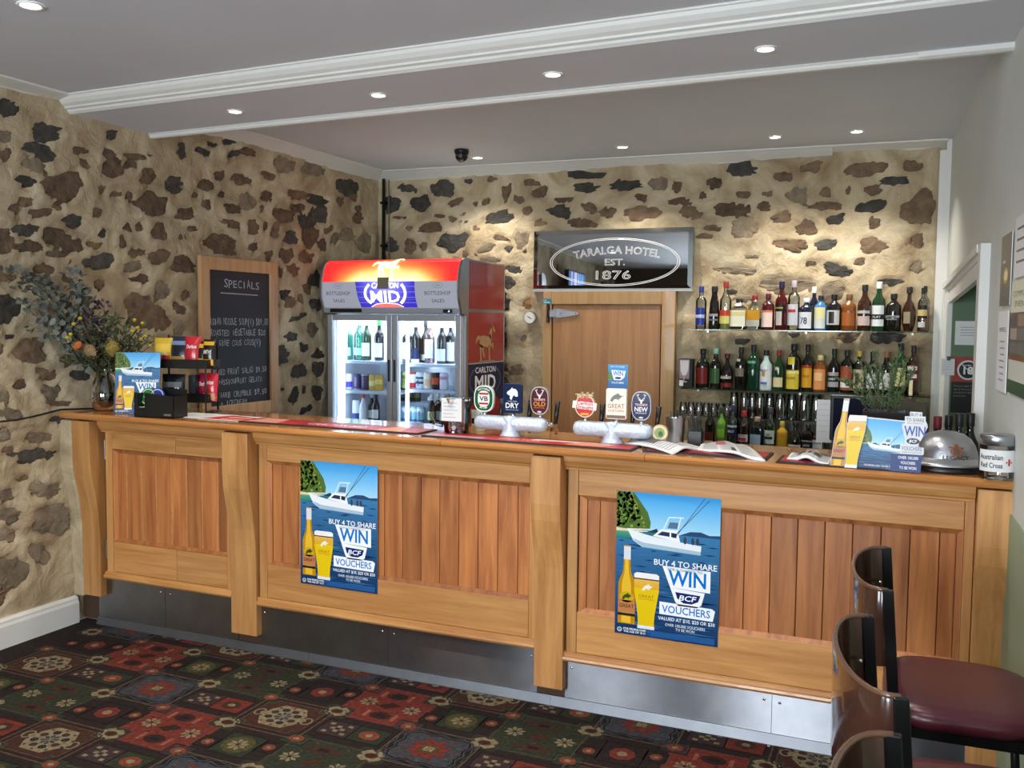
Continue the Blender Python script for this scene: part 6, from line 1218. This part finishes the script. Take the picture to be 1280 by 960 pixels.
# framed glass box at the left end of the lower shelf
x, y = spot(858, 486, .15); t = thing('display_box', 'black box printed with a wine glass, left end of lower glass shelf', 'box', (x, y, ZL+.0005), -.1)
obj('carton', MB().box(-.05, .05, -.03, .03, 0, .205), BLACK, t, .002); a_ = Art(.0005); a_.rect(-.045, .06, .028, .198, (150, 120, 130), (186, 170, 178), 1, 3); a_.up(); a_.poly([(-.04, .19), (.022, .19), (.02, .12), (.004, .085), (-.022, .085), (-.036, .12)], (214, 210, 214)); a_.rect(-.013, .045, -.007, .09, (190, 186, 190)); a_.rect(-.032, .035, .012, .043, (190, 186, 190)); a_.rect(-.045, .008, -.015, .05, (226, 226, 228)); a_.build('print', lambda x_, y_, h: (x_, -.0305-h, y_), PRINT, t)
# ---- till with a hanging docket, between the plant and the shelves
t = thing('till', 'dark till screen behind the rosemary with a white paper list taped to it', 'till', (3.88, 1.75, 0), math.radians(6))
obj('stand', MB().box(-.12, .12, -.15, .15, .0, .98).box(-.03, .03, .02, .06, .98, 1.05), pm('till_cabinet', (40, 40, 42), .5), t); obj('screen_case', MB().box(-.16, .16, -.02, .02, 1.02, 1.265), BLACK, t, .006); obj('screen', MB().box(-.145, .145, -.024, -.0205, 1.04, 1.25), pm('dark_screen', (22, 26, 46), .12), t)
t = thing('paper_list', 'white paper list hanging between the glasses and the cardboard beer bottle', 'paper', (3.69, 1.76, 0), math.radians(4)); obj('sheet', MB().box(-.04, .04, -.001, .001, 1.0, 1.235), PAPER, t); obj('clip_post', MB().tube([(0, .012, 0), (0, .012, 1.24)], .008, 8), BLACKM, t)
a_ = Art(.0004)
for i in range(6): a_.line([(-.03, 1.21-.03*i), (.025, 1.21-.03*i)], .002, (190, 190, 192))
a_.build('writing', lambda x_, y_, h: (x_, -.0015-h, y_), PRINT, t)
# ---- wine bottles by the doorway, on a low side bench
sb = thing('side_bench', 'dark side bench by the doorway carrying red wine bottles', 'bench', (4.26, .80, 0)); obj('bench_top', MB().box(-.07, .13, -.18, .18, .90, .93), pm('bench_laminate', (60, 58, 56), .3), sb); obj('bench_body', MB().box(-.06, .12, -.16, .16, 0, .899), MATS['bench_body'], sb)
for u, dy, cap, lab, bn_ in ((1172, 0, (120, 30, 40), 'red wine bottle with red capsule behind the helmet', [(.12, .4, (206, 204, 204))]), (1186, .07, (24, 24, 26), 'red wine bottle with white label left of the darkest bottles behind the helmet', [(.2, .45, (196, 200, 204))]), (1199, 0, (30, 30, 32), 'dark wine bottle with black capsule in the middle behind the helmet', []), (1213, .05, (22, 22, 24), 'dark wine bottle nearest the door frame behind the helmet', [])):
    p = onY(u, 530, .74+dy); bottle(lab, (p.x, .74+dy, .9305), .33 if u < 1190 else .345, .038, 'wine', 'dark', cap, bn_, nm='wine_bottle')
# ------------------------------------------------------------ chalkboard
t = thing('chalkboard', 'framed black chalkboard listing food specials on the left stone wall', 'chalkboard', (.03, 1.385, 1.005), PI/2)
CWd, CHt = .385, 1.03; f_ = .082
CHF = wood('chalkboard_frame', (204, 160, 112), (180, 136, 90), 'Z', .5)
for x0, x1, z0, z1 in ((-CWd, -CWd+f_, 0, CHt), (CWd-f_, CWd, 0, CHt), (-CWd+f_, CWd-f_, 0, f_), (-CWd+f_, CWd-f_, CHt-f_, CHt)): obj('frame', MB().box(x0, x1, -.028, .0, z0, z1), CHF, t, .003)
obj('board', MB().box(-CWd+f_-.01, CWd-f_+.01, -.012, -.0, f_-.01, CHt-f_+.01), pm('slate', (30, 34, 42), .6, var=.15, vs=4), t)
a_ = Art(.0003); CK = (186, 190, 192); rk = random.Random(2)
def chalk(s_, x, y, h, w_):
    n_ = len(s_); step = w_/n_
    for i, c in enumerate(s_):
        if c != ' ': a_.text(c, x+step*(i+.5), y+rk.uniform(-.003, .003), h*rk.uniform(.88, 1.1), CK, bold=-.004, w=min(step*.8, h*.75) if c not in 'I1.,' else h*.18, rot=rk.uniform(-.08, .08))
chalk('SPECIALS', -.16, .84, .05, .36); a_.line([(-.19, .805), (.18, .80)], .006, CK)
chalk('ASIAN NOODLE SOUP(V) $19.00', -.295, .60, .044, .585); chalk('ROASTED VEGETABLE $20', -.29, .53, .044, .55); chalk('TAGINE COUS COUS(V)', -.26, .465, .040, .47)
chalk('MIXED FRUIT SALAD $9.50', -.27, .28, .04, .54); chalk('PASSIONFRUIT GELATO', -.22, .215, .036, .44); chalk('RHUBARB CRUMBLE $9.50', -.29, .13, .038, .56); chalk('+ ICECREAM', -.2, .075, .036, .26)
a_.build('chalk_lettering', lambda x, y, h: (x, -.0128-h, y), printed('chalk', .9), t)
# ------------------------------------------------------------ notices
def notice(lab, W, H, draw, loc=None, rz=0., cat='notice', nm='notice', mat=None, th=.002):
    t = thing(nm, lab, cat, loc, rz); obj('sheet', MB().box(0, W, 0, th, 0, H), mat or PAPER, t); a_ = Art(.0003); draw(a_); a_.build('print', lambda x, y, h: (x, -.0005-h, y), PRINT, t); return t
def d18(a_):
    a_.rect(0, 0, .21, .19, (30, 28, 28)); a_.rect(0, .19, .21, .345, (160, 56, 40)); a_.up().ell(.090, .262, .060, .060, (225, 225, 225), 28); a_.up().ell(.090, .262, .050, .050, (24, 24, 24), 28); a_.up(); a_.text('under', .088, .287, .012, WHT, w=.042); a_.text('18', .092, .238, .044, (240, 240, 240), bold=.03, w=.054); a_.up().line([(.054, .298), (.126, .226)], .005, (225, 225, 225))
    for i, q_ in enumerate(('Persons under the', 'age of 18 are not', 'permitted in this', 'area by law')): a_.text(q_, .016, .160-.02*i, .010, (150, 144, 140), 'L')
xw = wx_(2.735)
notice('red and black under 18 warning sign inside the doorway', .21, .345, d18, (xw+.012, 2.728, 1.115), cat='sign', nm='warning_sign')
def dno(a_):
    for i in range(4): a_.rect(.03, .105-.016*i, .17-.02*(i % 2), .109-.016*i, (150, 152, 152))
notice('framed white notice above the warning sign in the doorway', .2, .145, dno, (xw+.022, 2.728, 1.53))
t = notice('torn white note clipped to the far door frame', .075, .10, lambda a_: [a_.line([(.01, .08-.015*i), (.06, .08-.015*i)], .002, (180, 180, 190)) for i in range(4)], (wx_(2.70)-.05, 2.69, 1.345)); obj('clip', MB().box(.03, .05, -.006, .006, .09, .115), BLACK, t)
def on_right(lab, y0, y1, z0, z1, draw, cat='poster', nm='poster'):
    W = y1-y0; t = thing(nm, lab, cat, (wx_(y1)-.008, y1, z0), -PI/2+math.atan(.042)*1)
    obj('sheet', MB().box(0, W, .0, .003, 0, z1-z0), PAPER, t); a_ = Art(.0003); draw(a_, W, z1-z0); a_.build('print', lambda x, y, h: (x, -.0005-h, y), PRINT, t)
def p1(a_, W, H): a_.rect(0, 0, W, H, (96, 98, 90), (84, 88, 84), 1, 2); a_.up().ell(W*.55, H*.42, W*.24, H*.11, (206, 160, 60), 16); a_.up().ell(W*.55, H*.42, W*.16, H*.07, (236, 226, 190), 14); a_.rect(W*.2, H*.6, W*.5, H*.64, (190, 190, 180))
def p2(a_, W, H):
    a_.text('NOTICE', W*.5, H*.74, H*.06, (110, 110, 150), w=W*.6)
    for i in range(7): a_.line([(W*(.25+.05*(i % 3)), H*(.62-.08*i)), (W*.75, H*(.62-.08*i))], .006, (150, 150, 190))
def p3(a_, W, H):
    a_.rect(0, 0, W, H*.12, (40, 80, 52)); a_.rect(0, H*.12, W, H*.3, (206, 208, 196)); a_.rect(0, H*.3, W, H*.34, (130, 80, 50)); a_.rect(0, H*.34, W, H*.72, (96, 84, 76)); a_.rect(0, H*.72, W, H, (216, 216, 190)); a_.up(); rr = random.Random(8)
    for i in range(3):
        for j in range(3): a_.rect(W*(.04+.32*i), H*(.36+.12*j), W*(.33+.32*i), H*(.46+.12*j), [(150, 120, 100), (110, 110, 104), (170, 150, 140), (80, 70, 66)][rr.randrange(4)])
    a_.text('COMMUNITY', W*.5, H*.86, H*.05, (90, 110, 80), w=W*.8); a_.text('EVENTS', W*.5, H*.77, H*.05, (90, 110, 80), w=W*.6)
def p4(a_, W, H):
    for i in range(4): a_.line([(W*.1, H*(.8-.18*i)), (W*.8, H*(.78-.18*i))], .008, (60, 60, 90))
on_right('grey-green poster with a gold badge on the right wall', .205, .475, 1.72, 1.985, p1); on_right('white handwritten notice under the grey-green poster', .215, .485, 1.40, 1.70, p2, 'notice', 'notice'); on_right('photo collage poster with green foot on the right wall', -.35, .16, 1.41, 1.80, p3); on_right('white handwritten sheet above the photo collage poster', -.35, .13, 1.81, 2.02, p4, 'notice', 'notice')
# ------------------------------------------------------------ downlights and camera on the ceilings
def downlight(lab, x, y, z, r=.045, watts=LAMP_W, ang=115):
    t = thing('downlight', lab, 'downlight', (x, y, z), 0, None)
    obj('bezel', MB().lathe([(r, 0), (r, -.004), (r*.92, -.007), (r*.74, -.004), (r*.72, -.001)], n=24), WHITE, t)
    obj('lens', MB().lathe([(r*.73, -.0025), (.0005, -.0025)], n=20), LAMPM, t)
    l = bpy.data.lights.new('downlight_lamp', 'SPOT'); l.energy = watts; l.spot_size = math.radians(ang); l.spot_blend = .7; l.shadow_soft_size = .035; l.color = (1, .93, .83)
    o = bpy.data.objects.new('downlight_lamp', l); COL.objects.link(o); o.location = (x, y, z-.03); return t
ORD = ('leftmost', 'second from left', 'third from left', 'rightmost')
for i, (u, v) in enumerate(((294, 139), (473, 118.5), (691, 92.5), (957, 60.5))):
    p = onZ(u, v, 2.71); downlight('%s of the four downlights in the ceiling beam' % ORD[i], p.x, p.y, 2.709, .042, LAMP_W*.58)
for i, (u, v) in enumerate(((597, 197), (778, 183.5), (969, 171), (1071, 164))):
    p = onZ(u, v, 2.865); downlight('%s of the four downlights over the back bar' % ORD[i], p.x, p.y, 2.864, .045, LAMP_W*1.3)
p = onZ(38, 6, 2.79); downlight('downlight in the near ceiling by the left wall', p.x, p.y, 2.789, .048)
for x, y, q_ in ((2.0, -.85, 'middle of the front row'), (3.5, -.9, 'right of the front row'), (.6, -2.6, 'left of the rear row'), (2.0, -2.7, 'middle of the rear row'), (3.5, -2.7, 'right of the rear row')): downlight('near ceiling downlight out of view, '+q_, x, y, 2.789, .048)  # lamps added out of sight, repeating the near ceiling light
p = onZ(577, 187, 2.865); t = thing('security_camera', 'black dome security camera on the ceiling over the bar', 'camera', (p.x, p.y, 2.865))
obj('mount', MB().lathe([(.001, -.001), (.05, -.001), (.052, -.012), (.05, -.03), (.001, -.03)], n=24), BLACK, t); obj('dome', MB().ball((0, 0, -.045), .046, .046, .044, 20, 12), pm('smoked_dome', (14, 14, 16), .08, coat=.5), t); obj('lens', MB().lathe([(.016, 0), (.012, -.006), (.0005, -.006)], n=16).warp(lambda x, y, z: (x+.01, y*0-.042+z*.9, -.05+y)), pm('grey_lens', (90, 92, 96), .2), t)
# ------------------------------------------------------------ television on the left wall behind the camera side, seen in the mirror
t = thing('television', 'wall television on the left wall, seen only in the mirror', 'television', (.14, -2.35, 2.03), PI/2)
obj('case', MB().box(-.40, .40, -.03, .03, 0, .48), BLACK, t, .006); obj('wall_arm', MB().box(-.05, .05, .03, .09, .18, .3), BLACKM, t); a_ = Art(.0005); rt = random.Random(6); x_ = -.38
while x_ < .37:
    w_ = min(.38-x_, rt.uniform(.02, .07)); c = [(70, 130, 190), (180, 200, 230), (120, 90, 170), (60, 100, 150), (200, 190, 220), (90, 160, 200)][rt.randrange(6)]; a_.rect(x_, .02, x_+w_, .46, c); x_ += w_
a_.build('screen', lambda x, y, h: (x, -.0305-h, y), printed('lit_screen', .2, emit=1.4), t)
# ------------------------------------------------------------ bar stools
PLY = pm('dark_plywood', (66, 40, 30), .16, var=.12, vs=6, coat=.6); VINYL = pm('maroon_vinyl', (84, 28, 42), .32, var=.05, vs=10, bump=.08, bs=60, coat=.1)
PLYE = pm('plywood_edge', (96, 66, 46), .25, coat=.4)
def stool(lab, x, y, rz):
    t = thing('bar_stool', lab, 'bar stool', (x, y, 0), rz)
    n = 20; m = MB(); hw = .245; dp = .085
    th_ = [-.5*PI+PI*i/n for i in range(n+1)]
    vs = []; T = .011; ct, cb = .962, .728
    for i, a in enumerate(th_):
        px, py = -dp*math.cos(a)**.75 if math.cos(a) > 1e-6 else 0., hw*math.sin(a)*(1-.0*math.cos(a)); nx_, ny_ = -math.cos(a), math.sin(a)*.35
        bot = cb+.035*(abs(math.sin(a))**6)
        for d in (0, T):
            for z in (bot, ct): vs.append((px+nx_*d-.01*(z-.7), py+ny_*d, z))
    fs = []
    for i in range(n):
        b = 4*i; c = b+4
        fs += [(b, c, c+1, b+1), (b+2, b+3, c+3, c+2), (b, b+2, c+2, c), (b+1, c+1, c+3, b+3)]
    fs += [(0, 1, 3, 2), (4*n, 4*n+2, 4*n+3, 4*n+1)]
    m.add(vs, fs, 0, True); o = obj('backrest', m, PLY, t, .003)
    e = [vs[4*i+1] for i in range(n+1)]; e2 = [vs[4*i+3] for i in range(n+1)]; m = MB(); m.tube([((p[0]+q[0])/2, (p[1]+q[1])/2, p[2]+.001) for p, q in zip(e, e2)], .0062, 8); obj('backrest_edge', m, PLYE, t)
    for s_ in (-1, 1):
        obj('back_post', MB().box(-.012, .016, -.009, .009, .0, .38).warp(lambda a1, b1, c1: (a1-.006+.03*(1-c1/.39), b1+s_*(hw+.004), .585+c1)), BLACKM, t, .003); obj('rivet', MB().ball((-.018, s_*(hw-.014), .86), .006, .006, .006, 8, 6), CHROME, t)
        obj('leg', MB().tube([(.035, s_*.215, .60), (.0, s_*.235, .3), (-.02, s_*.25, 0)], .0125, 10), BLACKM, t); obj('leg', MB().tube([(.35, s_*.20, .60), (.37, s_*.215, .3), (.385, s_*.225, 0)], .0125, 10), BLACKM, t)
        obj('side_rail', MB().tube([(-.01, s_*.243, .2), (.376, s_*.219, .2)], .009, 8), BLACKM, t)
        obj('seat_bracket', MB().box(.0, .37, -.012, .012, .575, .603).warp(lambda a1, b1, c1: (a1, b1+s_*.205, c1)), BLACKM, t)
    obj('front_rail', MB().tube([(.378, -.219, .24), (.378, .219, .24)], .009, 8), BLACKM, t); obj('back_rail', MB().tube([(-.012, -.243, .24), (-.012, .243, .24)], .009, 8), BLACKM, t)
    P = [(.5, .5)]; q = []; N = 40
    for k in range(N):
        a = 2*PI*k/N; c, s_ = math.cos(a), math.sin(a); q.append((.195+math.copysign(abs(c)**.55, c)*.200, math.copysign(abs(s_)**.6, s_)*(.232-.012*c)))
    rings = [(.90, .602), (.985, .606), (1., .622), (.985, .640), (.93, .652), (.75, .657), (.4, .659)]
    vs = [(.195+(x_-.195)*f, y_*f, z) for f, z in rings for x_, y_ in q]+[(.195, 0, .659), (.195, 0, .601)]
    fs = [(r_*N+k, r_*N+(k+1) % N, (r_+1)*N+(k+1) % N, (r_+1)*N+k) for r_ in range(len(rings)-1) for k in range(N)]
    L_ = (len(rings)-1)*N; fs += [(L_+k, L_+(k+1) % N, len(vs)-2) for k in range(N)]+[((k+1) % N, k, len(vs)-1) for k in range(N)]
    obj('seat', MB().add(vs, fs, 0, True), VINYL, t); return t
stool('bar stool with maroon vinyl seat, nearest the bar by the right wall', 4.076, -.81, .03)
stool('middle of the three bar stools, its dark curved back below the first', 4.083, -1.55, .155)
stool('nearest bar stool, only its dark back showing at the bottom edge', 4.118, -2.22, .03)
